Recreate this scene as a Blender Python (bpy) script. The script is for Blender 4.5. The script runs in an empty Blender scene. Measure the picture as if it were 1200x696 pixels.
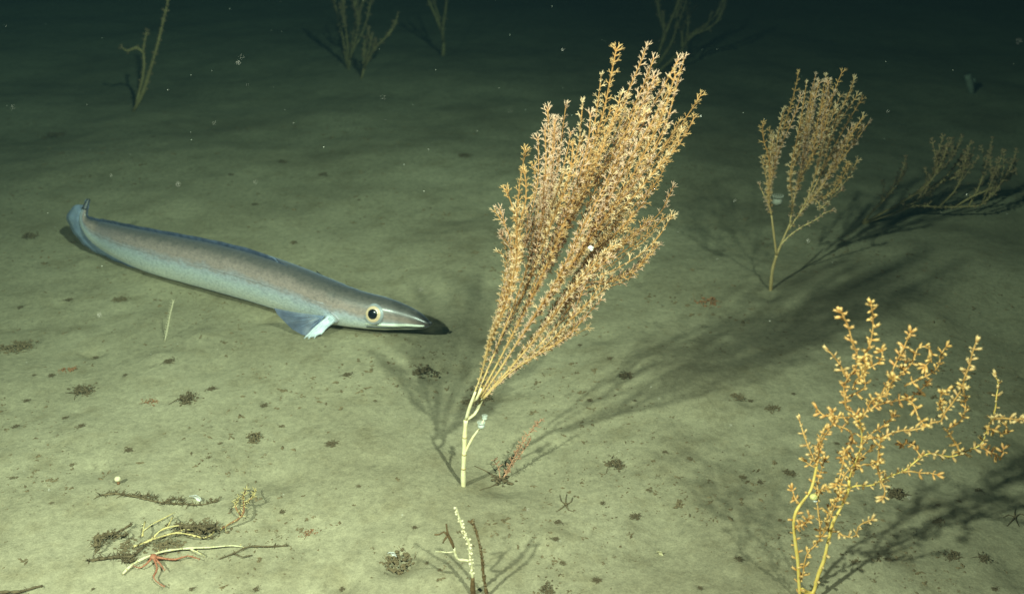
import bpy, math, random
import numpy as np
from mathutils import Vector, Matrix, Quaternion

# ------------------------------------------------------------------ camera
CAM_H = 1.0                      # camera is 1 m above the sea floor
PITCH = math.radians(25.0)       # looking down
FPX = 1152.0                     # focal length in photo pixels (1200 wide)
scene = bpy.context.scene
col = scene.collection
cam_d = bpy.data.cameras.new('camera')
cam_d.sensor_width = 36.0
cam_d.lens = FPX / 1200.0 * 36.0
cam_d.clip_start = 0.02
cam_d.clip_end = 400.0
cam = bpy.data.objects.new('camera', cam_d)
cam.location = (0, 0, CAM_H)
cam.rotation_euler = (math.pi / 2 - PITCH, 0, 0)
col.objects.link(cam)
scene.camera = cam
cam_d.dof.use_dof = True
cam_d.dof.focus_distance = 1.65
cam_d.dof.aperture_fstop = 4.5

# ------------------------------------------------------------------ world: lightless deep water
world = bpy.data.worlds.new('World')
scene.world = world
world.use_nodes = True
bg = world.node_tree.nodes['Background']
bg.inputs['Color'].default_value = (0.02, 0.09, 0.20, 1)
bg.inputs['Strength'].default_value = 0.01

# ------------------------------------------------------------------ the vehicle's two lamps (the only light down here)
def lamp(name, loc, target, power, angle, blend, color, radius):
    d = bpy.data.lights.new(name, 'SPOT')
    d.energy = power
    d.color = color
    d.spot_size = math.radians(angle)
    d.spot_blend = blend
    d.shadow_soft_size = radius
    o = bpy.data.objects.new(name, d)
    o.location = loc
    o.rotation_euler = (Vector(target) - Vector(loc)).to_track_quat('-Z', 'Y').to_euler()
    col.objects.link(o)
    return o
lamp('vehicle_lamp_port', (-1.53, -0.48, 2.08), (0.70, 0.62, 0.0), 790, 116, 1.0, (1.0, 0.95, 0.80), 0.045)
lamp('vehicle_lamp_starboard', (0.93, -0.48, 2.31), (-2.30, 3.10, 0.0), 1000, 80, 1.0, (1.0, 0.95, 0.80), 0.04)

scene.view_settings.view_transform = 'Standard'
scene.view_settings.look = 'None'
scene.view_settings.exposure = 0.0
scene.view_settings.gamma = 1.0
scene.render.engine = 'CYCLES'
scene.cycles.use_denoising = True
scene.cycles.max_bounces = 5
scene.cycles.volume_bounces = 1
scene.cycles.volume_step_rate = 4.0
scene.cycles.transparent_max_bounces = 8

# ------------------------------------------------------------------ pixel -> place
CP, SP = math.cos(PITCH), math.sin(PITCH)
def ray(px, py):
    u = (px - 600.0) / FPX
    v = (348.0 - py) / FPX
    return Vector((u, CP + v * SP, -SP + v * CP))
def at_y(px, py, y):
    d = ray(px, py)
    return Vector((0, 0, CAM_H)) + d * (y / d.y)
def at_z(px, py, z):
    d = ray(px, py)
    return Vector((0, 0, CAM_H)) + d * ((z - CAM_H) / d.z)
def mpp(p):                      # metres per photo pixel at a place
    return (p.y * CP + (CAM_H - p.z) * SP) / FPX

# ------------------------------------------------------------------ noise
_rs = np.random.RandomState(7)
_perm = _rs.permutation(512)
_perm = np.concatenate([_perm, _perm, _perm])
_ga = _rs.rand(512) * 2 * np.pi
def gnoise(x, y):
    x = np.asarray(x, float); y = np.asarray(y, float)
    xi = np.floor(x).astype(int); yi = np.floor(y).astype(int)
    xf = x - xi; yf = y - yi
    def g(ix, iy, fx, fy):
        a = _ga[_perm[_perm[ix & 511] + (iy & 511)] & 511]
        return np.cos(a) * fx + np.sin(a) * fy
    u = xf * xf * xf * (xf * (xf * 6 - 15) + 10)
    v = yf * yf * yf * (yf * (yf * 6 - 15) + 10)
    n00 = g(xi, yi, xf, yf); n10 = g(xi + 1, yi, xf - 1, yf)
    n01 = g(xi, yi + 1, xf, yf - 1); n11 = g(xi + 1, yi + 1, xf - 1, yf - 1)
    return (n00 * (1 - u) + n10 * u) * (1 - v) + (n01 * (1 - u) + n11 * u) * v
def bump_at(x, y, cx, cy, r, h):
    d2 = ((x - cx) ** 2 + (y - cy) ** 2) / (r * r)
    return h * np.exp(-d2)

_pits = []
def height(x, y):
    x = np.asarray(x, float); y = np.asarray(y, float)
    h = 0.040 * gnoise(x * 0.9 + 3.1, y * 0.9 + 1.7)
    h = h + 0.019 * gnoise(x * 2.3 + 9.2, y * 2.3 + 5.1)
    h = h + 0.0085 * gnoise(x * 6.1, y * 6.1 + 2.0)
    m = np.clip(0.55 + 1.6 * gnoise(x * 1.3 + 20, y * 1.3 + 4), 0.15, 1.3)
    h = h + 0.0042 * m * gnoise(x * 15.0 + 4, y * 15.0)
    h = h + 0.0030 * m * gnoise(x * 33.0, y * 33.0 + 7)
    # flow scours round the coral bases
    h = h + bump_at(x, y, -0.05, 1.47, 0.16, -0.020) + bump_at(x, y, -0.10, 1.24, 0.22, 0.012)
    h = h + bump_at(x, y, -0.13, 1.72, 0.13, -0.026) + bump_at(x, y, 0.03, 1.45, 0.09, -0.012)
    h = h + bump_at(x, y, 0.56, 2.05, 0.20, -0.02)
    # low swell to the right
    h = h + bump_at(x, y, 0.70, 2.05, 0.22, 0.035) + bump_at(x, y, 0.35, 1.75, 0.16, 0.018) + bump_at(x, y, 1.1, 2.3, 0.3, 0.04)
    for (cx, cy, r, d) in _pits:
        h = h + bump_at(x, y, cx, cy, r, d)
    # rises far away
    far = np.clip(y - 7.0, 0, 40)
    h = h + 0.25 * gnoise(x * 0.25, y * 0.25 + 40) * far / 20.0
    return h
def hgt(x, y):
    return float(height(np.array([x]), np.array([y]))[0])
def ground(px, py, dz=0.0):
    z = 0.0
    for _ in range(6):
        p = at_z(px, py, z + dz)
        z = hgt(p.x, p.y)
    return at_z(px, py, z + dz)

rnd = random.Random(11)
# burrow pits and dimples seen on the sediment
for px, py, r, d in [(465, 652, 0.035, -0.016), (505, 432, 0.03, -0.012), (1052, 580, 0.03, -0.008), (720, 548, 0.035, -0.008),
                     (590, 563, 0.03, -0.008), (250, 430, 0.03, -0.006), (330, 560, 0.03, -0.006), (780, 610, 0.04, -0.008)]:
    g = at_z(px, py, 0.0)
    _pits.append((g.x, g.y, r, d))
for _ in range(90):
    g = at_z(rnd.uniform(-50, 1250), rnd.uniform(300, 720), 0.0)
    _pits.append((g.x, g.y, rnd.uniform(0.013, 0.04), rnd.choice([-1, -1, 1]) * rnd.uniform(0.003, 0.010)))

# ------------------------------------------------------------------ materials
def new_mat(name):
    m = bpy.data.materials.new(name)
    m.use_nodes = True
    nt = m.node_tree
    return m, nt, nt.nodes, nt.links, nt.nodes['Principled BSDF']
def ramp(nodes, stops, interp='LINEAR'):
    r = nodes.new('ShaderNodeValToRGB')
    r.color_ramp.interpolation = interp
    e = r.color_ramp.elements
    e[0].position, e[0].color = stops[0][0], (*stops[0][1], 1)
    e[1].position, e[1].color = stops[-1][0], (*stops[-1][1], 1)
    for p, c in stops[1:-1]:
        x = e.new(p); x.color = (*c, 1)
    return r
def noise_node(nodes, links, coord, scale, detail=4, rough=0.55):
    n = nodes.new('ShaderNodeTexNoise')
    n.inputs['Scale'].default_value = scale
    n.inputs['Detail'].default_value = detail
    n.inputs['Roughness'].default_value = rough
    links.new(coord, n.inputs['Vector'])
    return n
def mottled(name, stops, scale=60, rough=0.8, bump=0.0, per_object=0.0, spec=0.3, sss=0.0):
    m, nt, N, L, b = new_mat(name)
    tc = N.new('ShaderNodeTexCoord')
    n = noise_node(N, L, tc.outputs['Object'], scale)
    r = ramp(N, stops)
    L.new(n.outputs['Fac'], r.inputs['Fac'])
    out = r.outputs['Color']
    if per_object:
        oi = N.new('ShaderNodeObjectInfo')
        hs = N.new('ShaderNodeHueSaturation')
        mr = N.new('ShaderNodeMapRange')
        mr.inputs['To Min'].default_value = 1 - per_object
        mr.inputs['To Max'].default_value = 1 + per_object
        L.new(oi.outputs['Random'], mr.inputs['Value'])
        L.new(mr.outputs['Result'], hs.inputs['Value'])
        L.new(out, hs.inputs['Color'])
        out = hs.outputs['Color']
    L.new(out, b.inputs['Base Color'])
    b.inputs['Roughness'].default_value = rough
    b.inputs['Specular IOR Level'].default_value = spec
    if sss:
        b.inputs['Subsurface Weight'].default_value = sss
        b.inputs['Subsurface Radius'].default_value = (0.004, 0.002, 0.001)
    if bump:
        bn = N.new('ShaderNodeBump')
        bn.inputs['Strength'].default_value = bump
        bn.inputs['Distance'].default_value = 0.002
        L.new(n.outputs['Fac'], bn.inputs['Height'])
        L.new(bn.outputs['Normal'], b.inputs['Normal'])
    return m

def sediment_material():
    m, nt, N, L, b = new_mat('sediment')
    tc = N.new('ShaderNodeTexCoord')
    o = tc.outputs['Object']
    n1 = noise_node(N, L, o, 2.2, 5, 0.6)
    n2 = noise_node(N, L, o, 14.0, 6, 0.65)
    n3 = noise_node(N, L, o, 75.0, 4, 0.7)
    n4 = noise_node(N, L, o, 34.0, 5, 0.75)
    r1 = ramp(N, [(0.30, (0.240, 0.205, 0.125)), (0.5, (0.322, 0.285, 0.180)), (0.72, (0.385, 0.342, 0.222))])
    L.new(n1.outputs['Fac'], r1.inputs['Fac'])
    r2 = ramp(N, [(0.28, (0.80, 0.77, 0.72)), (0.50, (1.0, 1.0, 1.0)), (0.75, (1.08, 1.08, 1.07))])
    L.new(n2.outputs['Fac'], r2.inputs['Fac'])
    mx = N.new('ShaderNodeMix'); mx.data_type = 'RGBA'; mx.blend_type = 'MULTIPLY'
    mx.inputs['Factor'].default_value = 1.0
    L.new(r1.outputs['Color'], mx.inputs[6]); L.new(r2.outputs['Color'], mx.inputs[7])
    # dark organic film in small irregular smudges
    r3 = ramp(N, [(0.60, (0, 0, 0)), (0.70, (1, 1, 1))])
    L.new(n4.outputs['Fac'], r3.inputs['Fac'])
    r4 = ramp(N, [(0.46, (0, 0, 0)), (0.66, (1, 1, 1))])
    L.new(n1.outputs['Fac'], r4.inputs['Fac'])
    mu = N.new('ShaderNodeMath'); mu.operation = 'MULTIPLY'
    L.new(r3.outputs['Color'], mu.inputs[0]); mu.inputs[1].default_value = 0.5
    mx2 = N.new('ShaderNodeMix'); mx2.data_type = 'RGBA'
    L.new(mu.outputs[0], mx2.inputs['Factor'])
    L.new(mx.outputs[2], mx2.inputs[6])
    mx2.inputs[7].default_value = (0.13, 0.105, 0.062, 1)
    # fine grain
    r5 = ramp(N, [(0.3, (0.78, 0.78, 0.78)), (0.7, (1.16, 1.16, 1.16))])
    n6 = noise_node(N, L, o, 320.0, 3, 0.8)
    r6 = ramp(N, [(0.3, (0.80, 0.80, 0.80)), (0.7, (1.16, 1.16, 1.16))])
    L.new(n6.outputs['Fac'], r6.inputs['Fac'])
    mx6 = N.new('ShaderNodeMix'); mx6.data_type = 'RGBA'; mx6.blend_type = 'MULTIPLY'; mx6.inputs['Factor'].default_value = 1.0
    L.new(n3.outputs['Fac'], r5.inputs['Fac'])
    mx3 = N.new('ShaderNodeMix'); mx3.data_type = 'RGBA'; mx3.blend_type = 'MULTIPLY'
    mx3.inputs['Factor'].default_value = 1.0
    L.new(mx2.outputs[2], mx3.inputs[6]); L.new(r5.outputs['Color'], mx3.inputs[7])
    L.new(mx3.outputs[2], mx6.inputs[6]); L.new(r6.outputs['Color'], mx6.inputs[7])
    L.new(mx6.outputs[2], b.inputs['Base Color'])
    b.inputs['Roughness'].default_value = 0.95
    b.inputs['Specular IOR Level'].default_value = 0.1
    ad = N.new('ShaderNodeMath'); ad.operation = 'ADD'
    L.new(n3.outputs['Fac'], ad.inputs[0]); L.new(n4.outputs['Fac'], ad.inputs[1])
    bn = N.new('ShaderNodeBump')
    bn.inputs['Strength'].default_value = 0.55
    bn.inputs['Distance'].default_value = 0.003
    L.new(ad.outputs[0], bn.inputs['Height'])
    L.new(bn.outputs['Normal'], b.inputs['Normal'])
    return m

def tip_material(name, low, high, rough, per_object):
    """polyp flesh: deeper colour at its foot, paler tentacles; 'tip' is stored on the mesh"""
    m, nt, N, L, b = new_mat(name)
    at = N.new('ShaderNodeAttribute'); at.attribute_name = 'tip'
    r = ramp(N, [(0.0, low), (0.45, tuple((a + c) / 2 for a, c in zip(low, high))), (1.0, high)])
    L.new(at.outputs['Fac'], r.inputs['Fac'])
    oi = N.new('ShaderNodeObjectInfo')
    mr = N.new('ShaderNodeMapRange')
    mr.inputs['To Min'].default_value = 1 - per_object; mr.inputs['To Max'].default_value = 1 + per_object
    L.new(oi.outputs['Random'], mr.inputs['Value'])
    hs = N.new('ShaderNodeHueSaturation')
    L.new(mr.outputs['Result'], hs.inputs['Value']); L.new(r.outputs['Color'], hs.inputs['Color'])
    L.new(hs.outputs['Color'], b.inputs['Base Color'])
    b.inputs['Roughness'].default_value = rough
    return m
def grading_axis(name, low, high, z0, z1):
    """living tissue: straw-coloured near the foot of the colony, orange further up"""
    m, nt, N, L, b = new_mat(name)
    tc = N.new('ShaderNodeTexCoord'); sp = N.new('ShaderNodeSeparateXYZ')
    L.new(tc.outputs['Object'], sp.inputs['Vector'])
    n = noise_node(N, L, tc.outputs['Object'], 30)
    ad = N.new('ShaderNodeMath'); ad.operation = 'MULTIPLY_ADD'
    L.new(n.outputs['Fac'], ad.inputs[0]); ad.inputs[1].default_value = 0.15; L.new(sp.outputs['Z'], ad.inputs[2])
    mr = N.new('ShaderNodeMapRange'); mr.inputs['From Min'].default_value = z0; mr.inputs['From Max'].default_value = z1
    L.new(ad.outputs[0], mr.inputs['Value'])
    r = ramp(N, [(0.0, low), (1.0, high)])
    L.new(mr.outputs['Result'], r.inputs['Fac'])
    L.new(r.outputs['Color'], b.inputs['Base Color'])
    b.inputs['Roughness'].default_value = 0.7
    return m
M = {}
M['sediment'] = sediment_material()
M['bone'] = mottled('coral_bare_axis', [(0.3, (0.78, 0.66, 0.36)), (0.7, (0.86, 0.79, 0.52))], 120, 0.6)
M['tan'] = mottled('coral_axis_tan', [(0.3, (0.44, 0.30, 0.12)), (0.7, (0.58, 0.42, 0.19))], 90, 0.7)
M['joint'] = mottled('coral_joint', [(0.3, (0.46, 0.32, 0.13)), (0.7, (0.60, 0.46, 0.22))], 200, 0.6)
M['axis'] = grading_axis('coral_tissue', (0.72, 0.55, 0.24), (0.42, 0.21, 0.06), 0.20, 0.42)
M['polyps'] = [tip_material('coral_polyp_' + n_, a_, b_, 0.6, 0.12) for n_, a_, b_ in (('cream', (0.44, 0.23, 0.07), (0.74, 0.56, 0.34)), ('rosy', (0.45, 0.21, 0.09), (0.70, 0.50, 0.35)), ('tawny', (0.44, 0.19, 0.04), (0.64, 0.42, 0.18)))]
M['buds'] = [tip_material('coral_bud_' + n_, a_, b_, 0.5, 0.15) for n_, a_, b_ in (('gold', (0.56, 0.24, 0.04), (0.80, 0.54, 0.20)), ('amber', (0.50, 0.19, 0.03), (0.74, 0.46, 0.17)), ('pale', (0.54, 0.26, 0.07), (0.80, 0.58, 0.27)))]
M['bud_axis'] = mottled('coral_axis_yellow', [(0.3, (0.74, 0.50, 0.10)), (0.7, (0.84, 0.64, 0.20))], 90, 0.6)
M['bud_axis_thin'] = mottled('coral_axis_amber', [(0.3, (0.56, 0.30, 0.08)), (0.7, (0.72, 0.44, 0.16))], 90, 0.6)
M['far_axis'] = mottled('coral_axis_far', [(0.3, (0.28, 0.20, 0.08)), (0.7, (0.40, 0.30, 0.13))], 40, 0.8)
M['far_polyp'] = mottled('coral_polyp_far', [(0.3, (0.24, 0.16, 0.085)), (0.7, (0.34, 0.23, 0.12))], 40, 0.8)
M['dark'] = mottled('dark_debris', [(0.3, (0.085, 0.062, 0.034)), (0.7, (0.175, 0.130, 0.072))], 160, 0.95, spec=0.1)
M['brown'] = mottled('brown_debris', [(0.3, (0.11, 0.080, 0.042)), (0.7, (0.22, 0.165, 0.09))], 120, 0.95, spec=0.1)
M['rust'] = mottled('rusty_debris', [(0.3, (0.22, 0.10, 0.05)), (0.7, (0.34, 0.18, 0.09))], 90, 0.9, spec=0.1)
M['darkstem'] = mottled('dead_stem', [(0.3, (0.07, 0.04, 0.015)), (0.7, (0.17, 0.10, 0.04))], 150, 0.85)
M['straw'] = mottled('dead_twig_straw', [(0.3, (0.50, 0.38, 0.14)), (0.7, (0.70, 0.58, 0.28))], 110, 0.75)
M['pale'] = mottled('dead_twig_pale', [(0.25, (0.42, 0.36, 0.18)), (0.7, (0.78, 0.72, 0.46))], 140, 0.75)
M['red'] = mottled('brittle_star_red', [(0.3, (0.28, 0.08, 0.045)), (0.7, (0.46, 0.20, 0.11))], 250, 0.8)
M['pink'] = mottled('pink_hydroid', [(0.3, (0.46, 0.22, 0.13)), (0.7, (0.58, 0.34, 0.20))], 90, 0.8)
M['white'] = mottled('white_shell', [(0.3, (0.74, 0.74, 0.70)), (0.7, (0.86, 0.85, 0.80))], 90, 0.45, spec=0.5)
M['shell_yellow'] = mottled('yellow_shell', [(0.3, (0.76, 0.68, 0.22)), (0.7, (0.86, 0.80, 0.34))], 90, 0.45, spec=0.5)
M['cream'] = mottled('cream_flesh', [(0.3, (0.66, 0.56, 0.34)), (0.7, (0.80, 0.72, 0.50))], 90, 0.6)
M['greyflesh'] = mottled('grey_flesh', [(0.3, (0.44, 0.46, 0.40)), (0.7, (0.58, 0.60, 0.52))], 60, 0.7)
M['dull'] = mottled('dull_sponge', [(0.3, (0.20, 0.20, 0.16)), (0.7, (0.30, 0.30, 0.24))], 60, 0.8)
M['snow'] = mottled('marine_snow', [(0.3, (0.70, 0.68, 0.58)), (0.7, (0.82, 0.80, 0.72))], 90, 0.8)

# ------------------------------------------------------------------ mesh helpers
class MB:
    def __init__(self):
        self.v = []; self.f = []
    def add(self, v, f):
        k = len(self.v)
        self.v.extend(v)
        self.f.extend([tuple(i + k for i in q) for q in f])
    def build(self, name, mat, parent=None, origin=Vector((0, 0, 0)), smooth=True):
        me = bpy.data.meshes.new(name)
        me.from_pydata([tuple(Vector(p) - origin) for p in self.v], [], self.f)
        if smooth:
            me.polygons.foreach_set('use_smooth', [True] * len(me.polygons))
        me.update()
        if mat is not None:
            me.materials.append(mat)
        o = bpy.data.objects.new(name, me)
        col.objects.link(o)
        if parent is not None:
            o.parent = parent
        else:
            o.location = origin
        return o
def empty(name, loc, label, cat, group=None):
    o = bpy.data.objects.new(name, None)
    o.location = loc
    o.empty_display_size = 0.03
    col.objects.link(o)
    o['label'] = label; o['category'] = cat
    if group: o['group'] = group
    return o
def tag(o, label, cat, group=None):
    o['label'] = label; o['category'] = cat
    if group: o['group'] = group
    return o

def smooth_path(pts, step):
    """Catmull-Rom through points, resampled at about `step` metres."""
    P = [Vector(p) for p in pts]
    if len(P) == 2:
        P = [P[0], (P[0] + P[1]) / 2, P[1]]
    Q = [P[0] * 2 - P[1]] + P + [P[-1] * 2 - P[-2]]
    out = []
    for i in range(1, len(Q) - 2):
        a, b, c, d = Q[i - 1], Q[i], Q[i + 1], Q[i + 2]
        n = max(2, int((c - b).length / step))
        for k in range(n):
            t = k / n
            out.append(0.5 * ((2 * b) + (c - a) * t + (2 * a - 5 * b + 4 * c - d) * t * t + (3 * b - a - 3 * c + d) * t ** 3))
    out.append(P[-1])
    return out
def frames(path):
    n = len(path)
    T = []
    for i in range(n):
        t = path[min(i + 1, n - 1)] - path[max(i - 1, 0)]
        T.append(t.normalized() if t.length > 1e-9 else Vector((0, 0, 1)))
    u = T[0].orthogonal().normalized()
    U = []
    for i in range(n):
        u = (u - T[i] * u.dot(T[i]))
        if u.length < 1e-6: u = T[i].orthogonal()
        u.normalize()
        U.append(u.copy())
    return T, U
def tube(mb, path, radius, sides=6, cap=True):
    """radius: function of 0..1 along the path"""
    T, U = frames(path)
    n = len(path)
    v = []; f = []
    for i in range(n):
        w = T[i].cross(U[i])
        r = radius(i / (n - 1))
        for k in range(sides):
            a = 2 * math.pi * k / sides
            v.append(path[i] + (U[i] * math.cos(a) + w * math.sin(a)) * r)
    for i in range(n - 1):
        for k in range(sides):
            k2 = (k + 1) % sides
            f.append((i * sides + k, i * sides + k2, (i + 1) * sides + k2, (i + 1) * sides + k))
    if cap:
        f.append(tuple(reversed(range(sides))))
        f.append(tuple((n - 1) * sides + k for k in range(sides)))
    mb.add(v, f)
def blob(mb, c, r, rg, squash=(1, 1, 1), jag=0.25, nlat=5, nlon=8):
    v = []; f = []
    v.append(c + Vector((0, 0, r * squash[2])))
    for i in range(1, nlat):
        th = math.pi * i / nlat
        for k in range(nlon):
            a = 2 * math.pi * (k + 0.5 * (i % 2)) / nlon
            s = r * (1 + rg.uniform(-jag, jag))
            v.append(c + Vector((math.sin(th) * math.cos(a) * s * squash[0], math.sin(th) * math.sin(a) * s * squash[1], math.cos(th) * s * squash[2])))
    v.append(c - Vector((0, 0, r * squash[2])))
    for k in range(nlon):
        f.append((0, 1 + k, 1 + (k + 1) % nlon))
    for i in range(nlat - 2):
        for k in range(nlon):
            a = 1 + i * nlon + k; b = 1 + i * nlon + (k + 1) % nlon
            f.append((a, a + nlon, b + nlon, b))
    last = len(v) - 1
    for k in range(nlon):
        f.append((last, 1 + (nlat - 2) * nlon + (k + 1) % nlon, 1 + (nlat - 2) * nlon + k))
    mb.add(v, f)

# ------------------------------------------------------------------ sea floor
def build_floor():
    NX, NY, A = 700, 720, 0.75
    def axis(n, lo, hi, c):
        t = np.linspace(math.asinh((lo - c) / A), math.asinh((hi - c) / A), n)
        return c + A * np.sinh(t)
    xs = axis(NX, -45, 45, 0.0)
    ys = axis(NY, -25, 70, 1.5)
    X, Y = np.meshgrid(xs, ys)
    Z = height(X.ravel(), Y.ravel())
    co = np.stack([X.ravel(), Y.ravel(), Z], 1).astype(np.float32)
    i = np.arange(NX * NY).reshape(NY, NX)
    q = np.stack([i[:-1, :-1].ravel(), i[:-1, 1:].ravel(), i[1:, 1:].ravel(), i[1:, :-1].ravel()], 1)
    me = bpy.data.meshes.new('sea_floor')
    me.vertices.add(len(co)); me.vertices.foreach_set('co', co.ravel())
    me.loops.add(q.size); me.loops.foreach_set('vertex_index', q.ravel().astype(np.int32))
    me.polygons.add(len(q))
    me.polygons.foreach_set('loop_start', np.arange(0, q.size, 4, dtype=np.int32))
    me.polygons.foreach_set('use_smooth', np.ones(len(q), dtype=bool))
    me.update(); me.validate()
    me.materials.append(M['sediment'])
    o = bpy.data.objects.new('sea_floor', me)
    o['kind'] = 'structure'
    col.objects.link(o)
build_floor()

# ------------------------------------------------------------------ polyp meshes (shared)
def open_polyp(seed, tent=4, body=0.0062, r0=0.0007, r1=0.0010, tl=0.0060, tr=0.00062):
    rg = random.Random(seed)
    v = []; f = []
    S = 5
    for z, r in ((0, r0), (body * 0.5, r0 * 1.15), (body, r1)):
        for k in range(S):
            a = 2 * math.pi * k / S
            v.append(Vector((math.cos(a) * r, math.sin(a) * r, z)))
    for i in range(2):
        for k in range(S):
            k2 = (k + 1) % S
            f.append((i * S + k, i * S + k2, i * S + S + k2, i * S + S + k))
    f.append(tuple(2 * S + k for k in range(S)))
    for t in range(tent):
        a = 2 * math.pi * (t + rg.uniform(-0.2, 0.2)) / tent
        out = Vector((math.cos(a), math.sin(a), 0)); sd = Vector((-math.sin(a), math.cos(a), 0)); up = Vector((0, 0, 1))
        fl = rg.uniform(0.25, 0.85); ln = tl * rg.uniform(0.6, 1.2)
        d = (out * math.sin(fl) + up * math.cos(fl))
        b = out * r1 * 0.6 + up * body * 0.96
        m_ = b + d * ln * 0.55
        e = m_ + (d + up * 0.5).normalized() * ln * 0.45
        nrm = d.cross(sd)
        k = len(v)
        for c, r in ((b, tr), (m_, tr * 0.95)):
            v += [c + sd * r, c - sd * r * 0.5 + nrm * r * 0.86, c - sd * r * 0.5 - nrm * r * 0.86]
        v.append(e)
        for j in range(3):
            j2 = (j + 1) % 3
            f.append((k + j, k + j2, k + 3 + j2, k + 3 + j))
            f.append((k + 3 + j, k + 3 + j2, k + 6))
    return v, f
def bud_polyp(seed, ln=0.0108, w=0.0021):
    rg = random.Random(seed)
    v = []; f = []
    S = 6
    prof = [(0, 0.40), (0.2, 0.62), (0.5, 1.0), (0.74, 0.98), (0.9, 0.66)]
    cv = rg.uniform(-0.12, 0.12)
    for z, r in prof:
        for k in range(S):
            a = 2 * math.pi * k / S
            rr = r * w * (1 + (0.12 if k % 2 else -0.08))
            v.append(Vector((math.cos(a) * rr + cv * ln * z * z, math.sin(a) * rr, z * ln)))
    for i in range(len(prof) - 1):
        for k in range(S):
            k2 = (k + 1) % S
            f.append((i * S + k, i * S + k2, i * S + S + k2, i * S + S + k))
    # short folded tentacle tips
    k0 = (len(prof) - 1) * S
    v.append(Vector((cv * ln, 0, ln * 0.93)))
    c = len(v) - 1
    for k in range(S):
        f.append((k0 + k, k0 + (k + 1) % S, c))
    for t in range(3):
        a = 2 * math.pi * t / 3 + rg.uniform(0, 1)
        d = Vector((math.cos(a), math.sin(a), 0))
        s = Vector((-math.sin(a), math.cos(a), 0))
        b = Vector((cv * ln, 0, ln * 0.86)) + d * w * 0.3
        e = b + d * w * 0.9 + Vector((0, 0, ln * 0.22))
        k = len(v)
        v += [b + s * w * 0.3, b - s * w * 0.3, b + d * w * 0.4 - Vector((0, 0, w * 0.3)), e]
        f += [(k, k + 1, k + 3), (k + 1, k + 2, k + 3), (k + 2, k, k + 3)]
    return v, f
def shared(name, vf, mat):
    me = bpy.data.meshes.new(name)
    me.from_pydata([tuple(p) for p in vf[0]], [], vf[1])
    me.polygons.foreach_set('use_smooth', [True] * len(me.polygons))
    me.materials.append(mat); me.update()
    zs = [p[2] for p in vf[0]]; top = max(zs)
    at = me.attributes.new('tip', 'FLOAT', 'POINT'); at.data.foreach_set('value', [z / top for z in zs])
    return me
OPEN = [open_polyp(s, 3 + s % 3) for s in range(6)]
OPEN_ME = [[shared('polyp', p, m_) for p in OPEN] for m_ in M['polyps']]
BUD = [bud_polyp(s) for s in range(4)]
BUD_ME = [[shared('polyp', p, m_) for p in BUD] for m_ in M['buds']]
FARP = [open_polyp(s, 4, 0.008, 0.0013, 0.0022, 0.006, 0.0013) for s in range(3)]

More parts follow.
